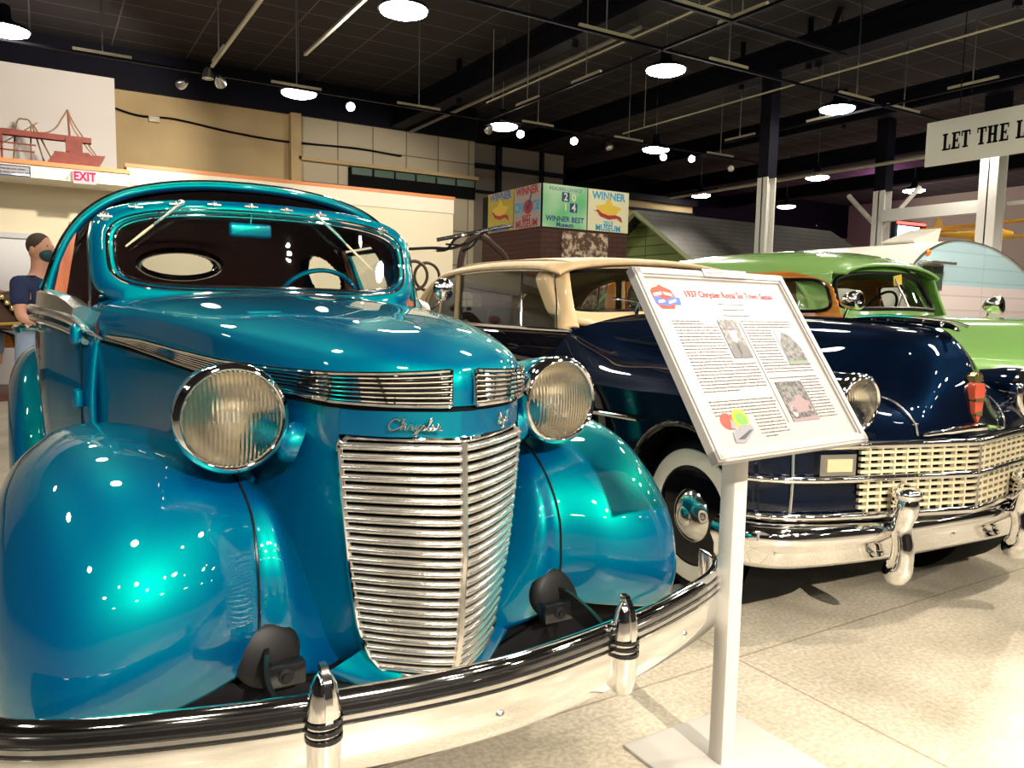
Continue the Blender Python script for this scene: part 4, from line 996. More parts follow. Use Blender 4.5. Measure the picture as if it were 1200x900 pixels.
# museum crest top left and illustration bottom left
redl = principled('print_red', (.55,.05,.03), .5); bluel = principled('print_blue', (.05,.12,.5), .5); yel = principled('print_yellow', (.62,.45,.01), .5)
grl = principled('print_green', (.12,.36,.05), .5); greyl = principled('print_grey', (.22,.22,.25), .5)
def flat(name, poly, m, par, h=.0052):
    gg = G(); gg.add([BP_(a, b, h) for a, b in poly], [tuple(range(len(poly)))]); return mk(name, gg, m, par)
cx, cy = -.225, .182
cl = flat('crest_red_band', [(cx-.045,cy+.012),(cx-.03,cy+.028),(cx-.008,cy+.034),(cx,cy+.04),(cx+.012,cy+.033),(cx+.035,cy+.024),(cx+.042,cy-.002),(cx+.02,cy-.034),(cx-.025,cy-.034),(cx-.04,cy-.01)], redl, sh)
flat('crest_blue_band', [(cx-.047,cy-.004),(cx-.02,cy+.004),(cx,cy-.010),(cx+.03,cy+.002),(cx+.055,cy+.0),(cx+.05,cy-.022),(cx+.02,cy-.02),(cx,cy-.026),(cx-.03,cy-.022)], bluel, cl, .0056)
flat('crest_white_band', [(cx-.035,cy+.012),(cx-.003,cy+.018),(cx-.003,cy+.008),(cx-.035,cy+.002)], paper, cl, .006)
flat('crest_white_band', [(cx+.003,cy+.018),(cx+.032,cy+.012),(cx+.032,cy+.002),(cx+.003,cy+.008)], paper, cl, .006)
flat('crest_white_band', [(cx-.028,cy-.010),(cx-.004,cy-.006),(cx-.004,cy-.015),(cx-.028,cy-.018)], paper, cl, .006)
flat('crest_white_band', [(cx+.008,cy-.012),(cx+.038,cy-.004),(cx+.038,cy-.012),(cx+.008,cy-.020)], paper, cl, .006)
cx, cy = -.172, -.195
il = flat('illustration_red', circ(cx-.03,cy+.024,.024,.022), redl, sh)
flat('illustration_yellow', circ(cx+.018,cy+.028,.028,.026), yel, il, .0055); flat('illustration_green', circ(cx+.02,cy+.026,.020,.018), grl, il, .0059)
flat('illustration_car', [(cx-.035,cy-.032),(cx-.03,cy-.005),(cx-.01,cy+.0),(cx+.01,cy+.012),(cx+.045,cy+.010),(cx+.05,cy-.004),(cx+.0,cy-.035)], greyl, il, .0062)
flat('illustration_shadow', [(cx-.025,cy-.025),(cx+.0,cy-.026),(cx+.045,cy-.003),(cx+.03,cy-.004)], g3, il, .0066)
flat('illustration_figure', [(cx-.03,cy+.005),(cx-.02,cy+.03),(cx-.01,cy+.02),(cx-.012,cy)], greyl, il, .0066)
lb = mk('label_strip', G().obox(BP_(.04,bl/2-.012,.018), r_ax, u_ax, n_ax, .18, .024, .003), paper, stand)
mk('label_text', textg('Please DO NOT TOUCH VEHICLE', .0125, frame(BP_(.04,bl/2-.012,.0198), r_ax, u_ax), sx=.88), ink, lb)
# ============================================================ ROOM
greypier = principled('grey_pier', (.20,.165,.13), .8)
struct('floor', G().box((-9,-9,-.1),(28,21,0)), floorm)
struct('ceiling', G().box((-9,-9,5.7),(28,21,5.85)), ceilm)
struct('wall_front', G().box((-9,-9.15,0),(28,-9,5.8)), darkwall)
struct('wall_left', G().box((-9.15,-9,0),(-9,21,5.8)), darkwall)
wr = struct('wall_right', G().box((28,-9,0),(28.15,21,5.7)), greywall)
struct('wall_back', G().box((-9,15.5,0),(4.35,15.65,5.0)), tanwall)
struct('wall_back_block', G().box((4.35,15.5,0),(8.4,15.65,5.0)), blockwall)
struct('wall_far', G().box((8.4,20,0),(28,20.15,4.4)), tanwall)
struct('wall_return', G().box((8.25,15.65,0),(8.4,20,5.0)), greywall)
struct('wall_back_pier', G().box((8.4,15.6,0),(10.9,15.75,5.0)), greypier)
struct('wall_back_low', G().box((10.9,15.6,0),(15.2,15.75,4.15)), tanwall)
struct('trim_9', G().box((8.4,15.5,4.45),(10.9,15.6,4.55)).box((9.0,15.5,0),(9.12,15.6,5.0)).box((10.2,15.5,0),(10.28,15.6,5.0)).box((8.4,15.5,3.9),(15.2,15.6,3.96)).box((10.9,15.4,4.15),(15.2,15.8,4.3)), beamm)
struct('trim_2', G().box((-9,15.42,5.0),(8.4,15.7,5.8)).box((8.4,19.9,4.4),(28,20.15,5.8)), beamm)
struct('trim_3', G().box((4.25,15.30,3.4),(4.45,15.5,5.0)), tanwall)   # pilaster
struct('wall_upper_panel', G().box((-9,15.25,3.2),(1.21,15.45,5.11)), whitewallm)
# clerestory band
wn = struct('window_1', G().box((5.46,15.40,3.72),(8.38,15.49,4.12)), blackm)
panem = principled('green_pane', (.10,.15,.12), .2)
for k in range(6): struct('window_pane', G().box((5.5+k*.48,15.36,3.97),(5.93+k*.48,15.395,4.11)), panem, wn)
struct('trim_4', G().box((4.4,15.30,4.13),(8.4,15.5,4.20)), tanwall)
# partition with orange capping
struct('wall_partition', G().box((1.24,13.92,0),(7.08,14.08,3.43)), creamwall)
struct('trim_5', G().box((1.22,13.88,3.43),(7.10,14.12,3.49)), orange_trim)
struct('trim_6', G().box((1.24,13.895,3.16),(7.08,13.92,3.43)), principled('cream_fascia',(.80,.73,.60),.7))
struct('wall_niche', G().box((-9,14.0,0),(1.24,14.1,3.05)), creamwall)
struct('trim_7', G().box((-9,13.2,3.04),(1.20,14.1,3.22)), principled('ledge_cream',(.80,.76,.66),.6))
struct('trim_8', G().box((-9,13.17,3.22),(1.22,14.1,3.28)), orange_trim)
dr = struct('door_1', G().box((-1.3,13.93,0),(.02,13.99,2.22)), principled('white_door',(.80,.80,.84),.4))
struct('door_frame', G().box((.02,13.90,0),(.10,14.0,2.30)).box((-1.4,13.90,2.22),(.02,14.0,2.30)), principled('door_grey',(.62,.62,.66),.5), dr)
struct('baseboard_left', G().box((.10,13.90,0),(7.08,13.92,.22)).box((-9,13.95,0),(-1.4,14,.22)), principled('dark_base',(.02,.02,.04),.5))
# beams
for x, w in ((-.6,.22),(3.1,.0),(6.5,.30),(9.95,.34),(13.6,.26),(17.2,.26),(21,.3)):
    if w == 0: continue
    g = G().box((x-w/2,-9,5.02),(x+w/2,20,5.08)).box((x-.05,-9,5.08),(x+.05,20,5.36)).box((x-w/2,-9,5.36),(x+w/2,20,5.42))
    solo('roof_beam', g, beamm, {-.6:'dark steel roof beam over the red ship model at far left', 6.5:'dark steel roof beam running over the tan soft top car', 9.95:'wide dark steel roof beam crossing above the round green-car hood, second from left', 13.6:'dark roof beam above the column with diagonal braces', 17.2:'dark roof beam beyond the braced column', 21:'farthest dark roof beam near the grey right wall'}[x], 'beam', 'dark steel roof beams')
# struts above the beams
for i, (x, y, lean) in enumerate(((6.5,12.6,0),(9.95,7.9,0),(9.95,7.75,.35),(9.95,5.0,0),(9.95,9.2,0),(13.6,9.9,0),(6.5,9.1,.3))):
    z0 = 5.36; g = G().add(*(lambda q:(q.v,q.f))(G().tube([(x,y,z0-.4),(x,y-lean,5.70)], .055, 4)))
    solo('roof_strut', g, beamm, ['short black strut on the beam above the tan wall','upright black strut of the V above the widest beam','leaning black strut of the V above the widest beam','black strut above the right end of the widest beam','black strut over the beam near the row of pendant lamps','black strut above the white column','leaning black strut over the long beam above the soft top'][i], 'strut')
# conduits along the beams
solo('conduit', G().tube([(6.28,11.2,4.62),(6.28,2.5,4.62)], .014, 6).tube([(6.28,11,4.62),(6.28,11,5.7)], .006, 5).tube([(6.28,4,4.62),(6.28,4,5.7)], .006, 5), track_m, 'pale straight pipe running toward the camera above the tan soft top', 'pipe')
solo('conduit', G().tube([(9.45,11.6,4.62),(9.45,2.5,4.62)], .014, 6).tube([(9.45,11,4.62),(9.45,11,5.7)], .006, 5).tube([(9.45,4,4.62),(9.45,4,5.7)], .006, 5), track_m, 'long pale pipe sloping up right between pendant lamps toward the hanging sign', 'pipe')
solo('conduit', G().tube([(6.75,15.3,4.96),(6.75,8.0,4.96)], .03, 8), principled('grey_pipe',(.25,.23,.20),.5), 'thick grey pipe fixed under the dark beam above the cream partition', 'pipe')
solo('conduit', G().tube([(12.9,14,4.0),(12.9,4,4.0)], .03, 8), principled('grey_pipe2',(.40,.36,.28),.5), 'grey pipe reaching the left edge of the hanging sign', 'pipe')
solo('conduit', G().tube([(14.5,14,4.35),(14.5,4,4.35)], .05, 8), principled('grey_pipe3',(.25,.23,.19),.5), 'thick dim pipe above the one that meets the hanging sign', 'pipe')
solo('wall_cable', G().tube(cr([(1.2,15.4,4.65),(1.6,15.42,4.58),(2.2,15.42,4.60),(3.2,15.42,4.50),(4.2,15.42,4.46),(5.6,15.40,4.50),(6.6,15.4,4.46)],6), .018, 6), blackm, 'sagging dark cable along the upper tan wall', 'cable')
solo('junction_box', G().box((1.75,15.38,4.50),(1.93,15.48,4.60),.01), track_m, 'small pale junction box on the upper tan wall', 'junction box')
# ---------- pendant lamps
def pendant(x, y, z, label):
    t = thing('pendant_lamp', label, 'lamp', (x, y, z), group='round pendant lamps')
    mk('lamp_shade', G().lathe((x,y,z), (0,0,1), [(0,.255),(.012,.265),(.03,.25),(.07,.16),(.10,.09),(.13,.07),(.26,.065),(.28,.02)], 32), beamm, t)
    mk('lamp_lens', G().lathe((x,y,z), (0,0,-1), [(-.01,.245),(.02,.235),(.045,.17),(.055,.08),(.057,.001)], 32, False), lamp_on, t)
    mk('suspension_cable', G().tube([(x,y,z+.27),(x,y,5.7)], .006, 5), aluminium, t)
    return t
LP = {(3.25,7.55):'round pendant lamp at the top edge left of centre, the largest glowing disc',
 (6.75,7.49):'glowing pendant lamp above the banners, right of the top centre one',
 (3.24,11.25):'glowing pendant lamp beside the bright spotlight above the tan wall',
 (10.03,7.42):'glowing pendant lamp above the white column, left of the hanging sign',
 (6.62,11.25):'small glowing pendant lamp directly above the red and white choice banner',
 (9.85,11.12):'small glowing pendant lamp above the green gabled hut',
 (14.65,11.24):'small glowing pendant lamp between the plain white column and the braced column',
 (-.24,10.62):'glowing pendant lamp cut by the left edge above the ship model',
 (14.6,14.7):'tiny distant pendant lamp left of the plain white column', (17.9,14.7):'tiny distant pendant lamp right of the plain white column',
 (17.9,11.0):'small distant pendant lamp glowing beside the braced column'}
for (x, y), lb in LP.items(): pendant(x, y, 4.3, lb)
for x in (-3.7,-.24,3.25,6.7,9.9,14.6):
    for y in (-6.9,-3.3,.3,3.9):
        pendant(x, y, 4.3, 'round pendant lamp of the rows over the cars')
for x, y in ((-3.7,7.5),(-.24,7.2),(13.5,7.4),(17.9,7.4),(21,11),(21,7.4),(17.9,3.9)): pendant(x, y, 4.3, 'round pendant lamp of the rows over the cars')
# ---------- track rails with hangers
def rail(label, a, b, z, hangers, bright=False):
    t = thing('track_rail', label, 'light track', (a[0], a[1], z), group='ceiling light tracks')
    mk('rail', G().obox(((a[0]+b[0])/2,(a[1]+b[1])/2,z), (1,0,0), (0,1,0), (0,0,1), max(abs(a[0]-b[0]),.035), max(abs(a[1]-b[1]),.035), .03), track_m if bright else beamm, t)
    for (p, q) in hangers:
        h = mk('hanger_bar', G().obox(((p[0]+q[0])/2,(p[1]+q[1])/2,z+.035), (1,0,0), (0,1,0), (0,0,1), max(abs(p[0]-q[0]),.035), max(abs(p[1]-q[1]),.035), .035), track_m, t)
        mk('hanger_rod', G().tube([((p[0]+q[0])/2,(p[1]+q[1])/2,z+.05),((p[0]+q[0])/2,(p[1]+q[1])/2,5.7)], .009, 5), aluminium, h)
rail('dark light track running right above the tan wall and ship model', (-.9,10.95), (6.15,10.95), 4.28, [((.43,10.95),(1.07,10.95)),((2.78,10.95),(3.47,10.95)),((4.62,10.95),(5.32,10.95))])
rail('dark light track running right above the brick booth', (6.3,10.8), (12.6,10.8), 4.28, [((6.72,10.8),(7.32,10.8)),((8.61,10.8),(9.25,10.8)),((10.85,10.8),(11.54,10.8))])
rail('dark light track crossing the top of the view', (3.3,6.9), (12.2,6.9), 4.28, [((4.98,6.9),(5.71,6.9)),((6.91,6.9),(7.55,6.9)),((9.35,6.9),(10.1,6.9)),((10.45,6.9),(11.22,6.9))])
rail('pale light track with two spotlights at its end above the teal car', (1.95,10.6), (1.95,3), 4.28, [((1.95,10.5),(1.95,9.8))], True)
rail('short pale track bar left of the top centre pendant lamp', (2.80,9.45), (2.80,6.8), 4.28, [], True)
rail('light track running toward the camera above the banners', (6.15,10.9), (6.15,3), 4.28, [((6.15,10.06),(6.15,9.46)),((6.15,8.65),(6.15,8.03)),((6.15,6.04),(6.15,5.40))])
rail('light track running toward the camera left of the hanging sign', (10.36,9.9), (10.36,3), 4.28, [((10.36,9.89),(10.36,9.24)),((10.36,8.2),(10.36,7.73)),((10.36,5.99),(10.36,5.36))])
rail('short light track near the top edge above the widest beam', (5.0,5.85), (8.0,5.85), 4.28, [((5.26,5.85),(6.10,5.85))])
# ---------- spotlights
def spot(x, y, z, aim, label, on=False, power=0, size=50, r=.06):
    t = thing('track_spotlight', label, 'spotlight', (x, y, z), group='track spotlights')
    d = (Vector(aim)-Vector((x,y,z))).normalized()
    mk('yoke', G().tube([(x,y,4.28),(x,y,z+.10),(x-.07,y,z+.04),(x-.07,y,z)], .007, 6).tube([(x,y,z+.10),(x+.07,y,z+.04),(x+.07,y,z)], .007, 6), beamm, t)
    mk('lamp_head', G().lathe((x,y,z), d, [(-.11,.02),(-.09,.04),(-.02,.065),(.03,.07),(.03,.062),(.0,.055)], 20, False), aluminium if not on else beamm, t)
    mk('lamp_face', G().lathe((x,y,z), d, [(.012,.062),(.02,.04),(.022,.001)], 20, False), spot_on if on else bulbm, t)
    if power:
        L = bpy.data.lights.new('spot', 'SPOT'); L.energy = power*1.7; L.spot_size = math.radians(size); L.spot_blend = .5; L.shadow_soft_size = r
        L.color = (1, .90, .74)
        o = bpy.data.objects.new('spot_light', L); C.objects.link(o); o.location = Vector((x,y,z))+d*.06-Vector((x,y,z)); o.parent = t
        o.rotation_euler = d.to_track_quat('-Z', 'Y').to_euler()
cam_p = (0,0,1.3)
spot(3.90,10.95,4.15, (1.5,3,1), 'blazing round spotlight above the teal car roof, brightest in view', True, 500, 60)
spot(6.75,10.9,4.13, (2,4,1), 'bright spotlight just below the small pendant lamp over the choice banner', True, 350)
spot(7.75,10.8,4.13, (3,4,1), 'bright spotlight above the green 2014 banner', True, 350)
spot(9.75,10.8,4.10, (5,3,1), 'bright spotlight below the pendant lamp above the green hut', True, 520)
spot(10.45,10.8,4.15, (5,3,1), 'smaller bright spotlight at the end of a bar above the green hut', True, 300)
spot(1.64,10.95,4.10, (.0,15,3.9), 'chrome spotlight hanging leftmost above the teal car roof', False, 260, 80)
spot(1.90,10.60,4.15, (1.9,10.5,0), 'small spotlight pointing straight down at the end of the pale track')
spot(2.05,10.60,4.10, (3.6,14,2.6), 'small spotlight turned right at the end of the pale track', False, 130, 80)
spot(6.15,10.9,4.12, (6.0,14,2.8), 'dark spotlight left of the small pendant over the choice banner', False, 130, 80)
spot(8.50,10.8,4.13, (8.3,9.4,2), 'small pale spotlight pointing down above the yellow star banner')
spot(11.5,10.8,4.10, (10,10,3), 'small unlit spotlight left of the plain white column')
spot(21.5,16.3,4.13, (27,13,2.5), 'tiny distant bright spotlight against the grey wall', True, 500, 110)
# spotlights above and behind the viewpoint (reflected in the paint)
KEY = [((.9,-4.4,4.13),(.9,1.8,.5),1350,44),((2.3,-3.2,4.13),(1.1,2.0,.9),90,34),((-1.8,-2.6,4.13),(-.3,2.0,.8),200,40),
       ((4.2,-3.4,4.13),(3.2,2.2,.7),130,40),((6.6,-2.6,4.13),(5.2,3.2,1.0),300,46),((2.4,-.6,4.13),(1.6,2.8,.4),40,60),((5.0,.5,4.13),(3.3,1.8,0),210,70)]
for p, a, e, s_ in KEY: spot(*p, a, 'track spotlight on the rails behind the viewpoint', True, e, s_)
spot(10.36,3.4,4.13, (11.6,6,1.7), 'added spotlight out of view past the right edge, brightening the pale trailer', True, 230, 70)  # added fill lamp for the trailer; no such fixture is seen
spot(9.0,3.3,4.13, (6.0,3.0,1.2), 'added spotlight out of view past the right edge, brightening the green woody car', True, 200, 70)  # second added fill lamp, unseen, lifts the green hood and roof
# ---------- columns
def column(x, y, w, top, label, brace=False):
    t = thing('steel_column', label, 'column', (x, y, 0), group='white steel columns')
    mk('column_shaft', G().box((x-w/2,y-w/2,0),(x-w/2+.02,y+w/2,top)).box((x+w/2-.02,y-w/2,0),(x+w/2,y+w/2,top)).box((x-w/2,y-.012,0),(x+w/2,y+.012,top)), white, t)
    mk('column_head', G().box((x-w/2,y-w/2,top),(x+w/2,y+w/2,5.1)), beamm, t)
    if brace:
        mk('brace', G().tube([(x,y,top-.75),(x,y-.75,top)], .05, 4), white, t); mk('brace', G().tube([(x,y,top-.75),(x,y+.75,top)], .05, 4), white, t)
column(9.8,8.45,.20,3.42, 'plain white steel column in front of the grey shingle roof')
column(14.1,9.3,.24,3.72, 'white steel column with two diagonal braces behind the trailer', True)
column(13.9,7.15,.30,4.3, 'wide white steel column under the hanging sign')
solo('tie_beam', G().box((13.95,7.3,3.12),(14.1,9.2,3.34)), white, 'white horizontal beam joining the braced column and the wide column', 'beam')
solo('tie_beam', G().box((14.1,3,3.22),(14.2,7,3.28)), white, 'thin white beam going right behind the wide white column', 'beam')
# ---------- hanging sign
sg = thing('hanging_sign', 'white hanging sign board with black slab letters at right edge', 'sign', (9.8, 4.6, 3.2))
mk('sign_board', G().box((9.79,3.0,3.22),(9.82,5.90,3.77), .003), paper if False else white, sg)
LET = {'L':[(0,0,.03,1),(0,0,.1,.12)], }
def slab(ch):
    t = .26; s = .10; R = []
    if ch == 'L': R = [(.12,0,.12+t,1),(0,0,.80,s),(0,1-s,.5,1),(.70,0,.80,.32)]
    if ch == 'E': R = [(.12,0,.12+t,1),(0,0,.80,s),(0,1-s,.80,1),(.72,0,.80,.28),(.72,.74,.80,1),(.12,.45,.62,.55),(.56,.36,.62,.64)]
    if ch == 'T': R = [(.31,0,.31+t,1),(.18,0,.70,s),(.02,1-s,.86,1),(.02,.70,.10,1),(.78,.70,.86,1)]
    if ch == 'H': R = [(.10,0,.10+t,1),(.60,0,.60+t,1),(0,0,.44,s),(0,1-s,.44,1),(.52,0,.96,s),(.52,1-s,.96,1),(.10,.45,.8,.56)]
    if ch == 'I': R = [(.12,0,.12+t,1),(0,0,.5,s),(0,1-s,.5,1)]
    return R, {'L':.84,'E':.86,'T':.90,'H':1.02,'I':.56,' ':.55}[ch]
adv = 0; hh = .205; y0 = 5.68
for ch in 'LET THE LITT':
    R, w = slab(ch) if ch != ' ' else ([], .50)
    g = G()
    for a, b, c, d in R:
        ya, yb = y0-(adv+a)*hh*.60, y0-(adv+c)*hh*.60
        g.box((9.782, yb, 3.39+b*hh), (9.789, ya, 3.39+d*hh))
    if g.v: mk('sign_letter', g, blackm, sg)
    adv += w*1.10
for y in (5.5, 3.6): mk('hanging_wire', G().tube([(9.8,y,3.77),(9.8,y,5.1)], .006, 5), beamm, sg)
# ---------- brick booth with banners
bt = thing('brick_booth', 'brown brick booth with award banners around its top', 'booth', (6.7, 10.2, 0))
FP = [(6.07,10.9),(6.07,9.2),(7.64,9.2),(7.64,10.9)]
mk('booth_wall', G().prism(FP, 0, 2.47, 'Z'), brick, bt)
mk('booth_fascia', G().prism(FP, 2.47, 3.05, 'Z'), beamm, bt)
pm = principled('mural', (.3,.2,.12), .5); noise_col(pm, (.10,.05,.03), (.62,.48,.36), 14, 5, lo=.45, hi=.6)
mk('mural_panel', G().box((6.42,9.17,1.2),(7.25,9.2,2.43)), pm, bt)
def banner(name, label, a, b, bg, texts, extra=None):
    a, b = Vector((*a, 2.47)), Vector((*b, 2.47)); ax = (b-a).normalized(); up = Vector((0,0,1)); n = ax.cross(up); L = (b-a).length
    c = (a+b)/2+up*.30
    o = thing(name, label, 'banner', tuple(a), group='award banners')
    mk('banner_cloth', G().obox(c+n*.015, ax, up, n, L-.02, .60, .012), bg, o)
    def F(u, v, h=.022): return frame(a+ax*u*L+up*v*.60+n*h, ax, up)
    for s_, u, v, sz, m, bold in texts: mk('banner_text', textg(s_, sz, F(u, v), bold=bold), m, o)
    if extra: extra(o, F, L)
def poly(o, nm, F, pts, m, L, h=.023):
    gg = G(); M = F(0,0,h); gg.add([tuple(M @ Vector((u*L, v*.60, 0))) for u, v in pts], [tuple(range(len(pts)))]); mk(nm, gg, m, o)
bgw = principled('banner_cream', (.78,.74,.50), .6); bgg = principled('banner_green', (.25,.65,.28), .6); noise_col(bgg, (.10,.50,.20), (.75,.85,.65), .9, 2, lo=.4, hi=.62)
bgp = principled('banner_grey', (.40,.34,.33), .6); bgy = principled('banner_yellow', (.50,.40,.05), .6)
cyan = principled('banner_cyan', (.02,.38,.65), .6); gold = principled('banner_gold', (.80,.55,.06), .6); dkb = principled('banner_navy', (.02,.06,.22), .6)
tri = [(.5+.33*math.cos(PI/2+2*PI*k/10)*(1 if k%2==0 else .42), .54+.26*math.sin(PI/2+2*PI*k/10)*(1 if k%2==0 else .42)) for k in range(10)]
def ex_star(o, F, L):
    poly(o, 'banner_star', F, [(.18,.60),(.40,.66),(.50,.86),(.60,.66),(.82,.60),(.70,.46),(.66,.36),(.34,.36),(.30,.46)], gold, L, .023)
    poly(o, 'banner_ribbon', F, [(.14,.48),(.22,.48),(.30,.36),(.50,.30),(.70,.34),(.84,.24),(.80,.38),(.68,.42),(.5,.40),(.34,.44),(.24,.52)], redink, L, .026)
def ex_2014(o, F, L):
    for i, (u, v, ch, m) in enumerate(((.42,.62,'2',dkb),(.60,.62,'0',bgg),(.42,.38,'1',bgg),(.60,.38,'4',dkb))):
        poly(o, 'banner_square', F, [(u,v-.0),(u+.165,v),(u+.165,v+.22),(u,v+.22)], m, L, .023)
        mk('banner_text', textg(ch, .15, F(u+.082, v+.105, .027), bold=.003), bgw, o)
def ex_check(o, F, L):
    poly(o, 'banner_disc', F, [(.56+.17*math.cos(2*PI*k/20), .50+.17*math.sin(2*PI*k/20)) for k in range(20)], redink, L, .023)
    poly(o, 'banner_tick', F, [(.48,.54),(.55,.38),(.70,.80),(.66,.80),(.55,.50),(.52,.56)], dkb, L, .028)
banner('award_banner', 'green and white banner reading 2014 winner best museum on the booth', (6.07,9.2), (6.86,9.2), bgg, [('READERS CHOICE',.5,.90,.07,dkb,0),('WINNER BEST',.5,.20,.105,dkb,.003),('Museum',.5,.07,.09,dkb,.003)], ex_2014)
banner('award_banner', 'cream banner with blue winner lettering and gold star', (6.86,9.2), (7.64,9.2), bgw, [('WINNER',.5,.85,.155,cyan,.005),('2013',.5,.20,.09,cyan,.003),('MUSEUM',.5,.08,.12,cyan,.004)], ex_star)
banner('award_banner', 'grey banner with red choice check mark on the left booth side', (6.07,9.92), (6.07,9.2), bgp, [('WINNER',.5,.88,.15,redink,.006),('CHOICE',.5,.50,.19,cyan,.008),('BEST',.5,.24,.11,redink,.004),('MUSEUM',.5,.10,.15,redink,.005)], ex_check)
banner('award_banner', 'shaded yellow and blue winner banner, farthest left on the booth', (6.07,10.70), (6.07,9.92), bgy, [('WINNER',.5,.88,.16,blueink,.006),('MUSEUM',.5,.08,.14,blueink,.006)], ex_star)
# ---------- green hut
ht = thing('gabled_hut', 'green clapboard hut with grey shingle gable roof', 'hut', (10.8, 10.05, 0))
mk('hut_wall', G().prism([(8.85,0),(11.25,0),(11.25,2.15),(10.05,2.90),(8.85,2.15)], 8.75, 13.2, 'X'), siding, ht)
for s_ in (-1, 1):
    rf = G().add([(8.5,10.05,2.98),(13.6,10.05,2.98),(13.6,10.05+s_*1.42,2.08),(8.5,10.05+s_*1.42,2.08),(8.5,10.05,2.92),(13.6,10.05,2.92),(13.6,10.05+s_*1.42,2.02),(8.5,10.05+s_*1.42,2.02)], [(0,1,2,3),(7,6,5,4),(0,3,7,4),(1,5,6,2),(3,2,6,7)])
    r = mk('hut_roof', rf, shingle, ht)
    mk('barge_board', G().tube([(8.49,10.05,2.93),(8.49,10.05+s_*1.42,2.03)], .045, 4), principled('trim_green'+str(s_), (.34,.36,.20), .6), r)
mk('porch_post', G().box((8.55,8.72,0),(8.65,8.82,2.05)), principled('post_wood', (.42,.36,.22), .6), ht)
for x in (9.2,9.9,10.6,11.3,12): mk('rafter_tail', G().box((x,8.60,1.99),(x+.06,8.85,2.05)), bpy.data.materials['post_wood'], ht)
# ---------- dark metal carriage frame behind soft top
cg = thing('antique_carriage', 'dark carriage frame of bent rods with two round seat backs behind the soft top', 'carriage', (4.6, 8.6, 0))
mk('top_irons', G().tube(cr([(3.78,8.6,1.99),(4.1,8.6,2.02),(4.35,8.6,2.03),(4.55,8.6,2.10)],4), .018, 6).tube(cr([(4.2,8.7,2.13),(4.5,8.6,2.2),(4.9,8.6,2.30),(5.22,8.6,2.37)],4), .024, 6).tube(cr([(4.15,8.6,1.99),(4.30,8.6,2.02),(4.42,8.6,2.16),(4.62,8.6,2.22)],4), .018, 6).tube(cr([(4.5,8.6,2.0),(4.65,8.6,2.08),(4.8,8.6,2.28)],4), .014, 6).tube(cr([(4.3,8.65,2.08),(4.6,8.65,2.1),(4.9,8.6,2.3)],4),.012,6), darkchrome, cg)
mk('folded_hood', G().tube(cr([(4.55,8.8,1.4),(4.62,8.8,2.02),(4.85,8.8,2.22),(5.1,8.8,2.10),(5.28,8.8,1.9),(5.3,8.8,1.4)],6), .045, 8), principled('brown_leather', (.07,.04,.03), .6), cg)
mk('carriage_body', G().box((4.0,8.4,.5),(5.3,9.4,1.3),.06), bpy.data.materials['brown_leather'], cg)
for i, x in enumerate((3.86,4.12)):
    sb = mk('seat_back', G().tube([(x+.17*math.cos(2*PI*k/24), 8.6+i*.2, 1.68+.17*math.sin(2*PI*k/24)) for k in range(24)], .02, 6, closed=True), bpy.data.materials['brown_leather'], cg)
    mk('seat_stand', G().tube([(x,8.6+i*.2,1.51),(x,8.6+i*.2,1.25),(x+.2,8.8,1.25)], .02, 6), bpy.data.materials['brown_leather'], cg)
for x in (4.1,5.2):
    for y in (8.3,9.5):
        mk('carriage_wheel', G().tube([(x+.42*math.cos(2*PI*k/28), y, .45+.42*math.sin(2*PI*k/28)) for k in range(28)], .025, 6, closed=True).tube([(x-.42,y,.45),(x+.42,y,.45)],.015,5).tube([(x,y,.03),(x,y,.87)],.015,5), bpy.data.materials['brown_leather'], cg)
# ---------- travel trailer
tr = thing('travel_trailer', 'vintage rounded camping trailer, white roof with pale blue and pink side', 'trailer', (11.6, 7.2, 0))
TP = cr([(9.60,.45,0),(9.55,1.2,0),(9.70,1.75,0),(10.02,2.10,0),(10.55,2.31,0),(11.1,2.36,0),(11.9,2.28,0),(12.7,2.02,0),(13.4,1.62,0),(13.75,1.1,0),(13.7,.45,0)], 6)
top = [(p[0], p[1]) for p in TP]
mk('trailer_roof', G().gridmesh(np.array([[(x, y, z) for x, z in top] for y in (6.02,7.2,8.5)])), trailer_white, tr, solid=.03)
def clip(pts, z0, z1):
    # polygon of the profile between z0 and z1
    out = []
    n = len(pts)
    for lim, keep in ((z0, lambda z, l: z >= l), (z1, lambda z, l: z <= l)):
        src = pts if lim == z0 else out; res = []
        for i in range(len(src)):
            a, b = src[i], src[(i+1) % len(src)]
            ka, kb = keep(a[1], lim), keep(b[1], lim)
            if ka: res.append(a)
            if ka != kb: t = (lim-a[1])/(b[1]-a[1]); res.append((a[0]+(b[0]-a[0])*t, lim))
        out = res
    return out
sd = mk('trailer_side', G().prism(clip(top, .45, 1.74), 6.0, 6.03), ltpink, tr)
mk('trailer_side_upper', G().prism(clip(top, 1.74, 2.5), 6.0, 6.03), ltblue, tr)
mk('trailer_back_side', G().prism(clip(top, .45, 2.5), 8.47, 8.5), trailer_white, tr)
mk('edge_trim', G().tube([(x, 5.995, z) for x, z in top], .018, 6), satin, tr)
wf = mk('trailer_window', G().box((10.02,5.97,1.66),(10.52,6.0,2.02)), satin, tr)
mk('window_pane', G().box((10.05,5.955,1.70),(10.26,5.972,1.97)).box((10.29,5.955,1.70),(10.49,5.972,1.97)), principled('dim_glass', (.06,.09,.07), .1), wf)
mk('window_awning', G().box((9.98,5.82,2.0),(10.58,6.0,2.045),.008), satin, wf)
mk('marker_lamp', G().lathe((10.17,6.0,2.16),(0,-1,0),[(0,.05),(.02,.045),(.04,.02),(.042,.001)],14), orangelamp, tr)
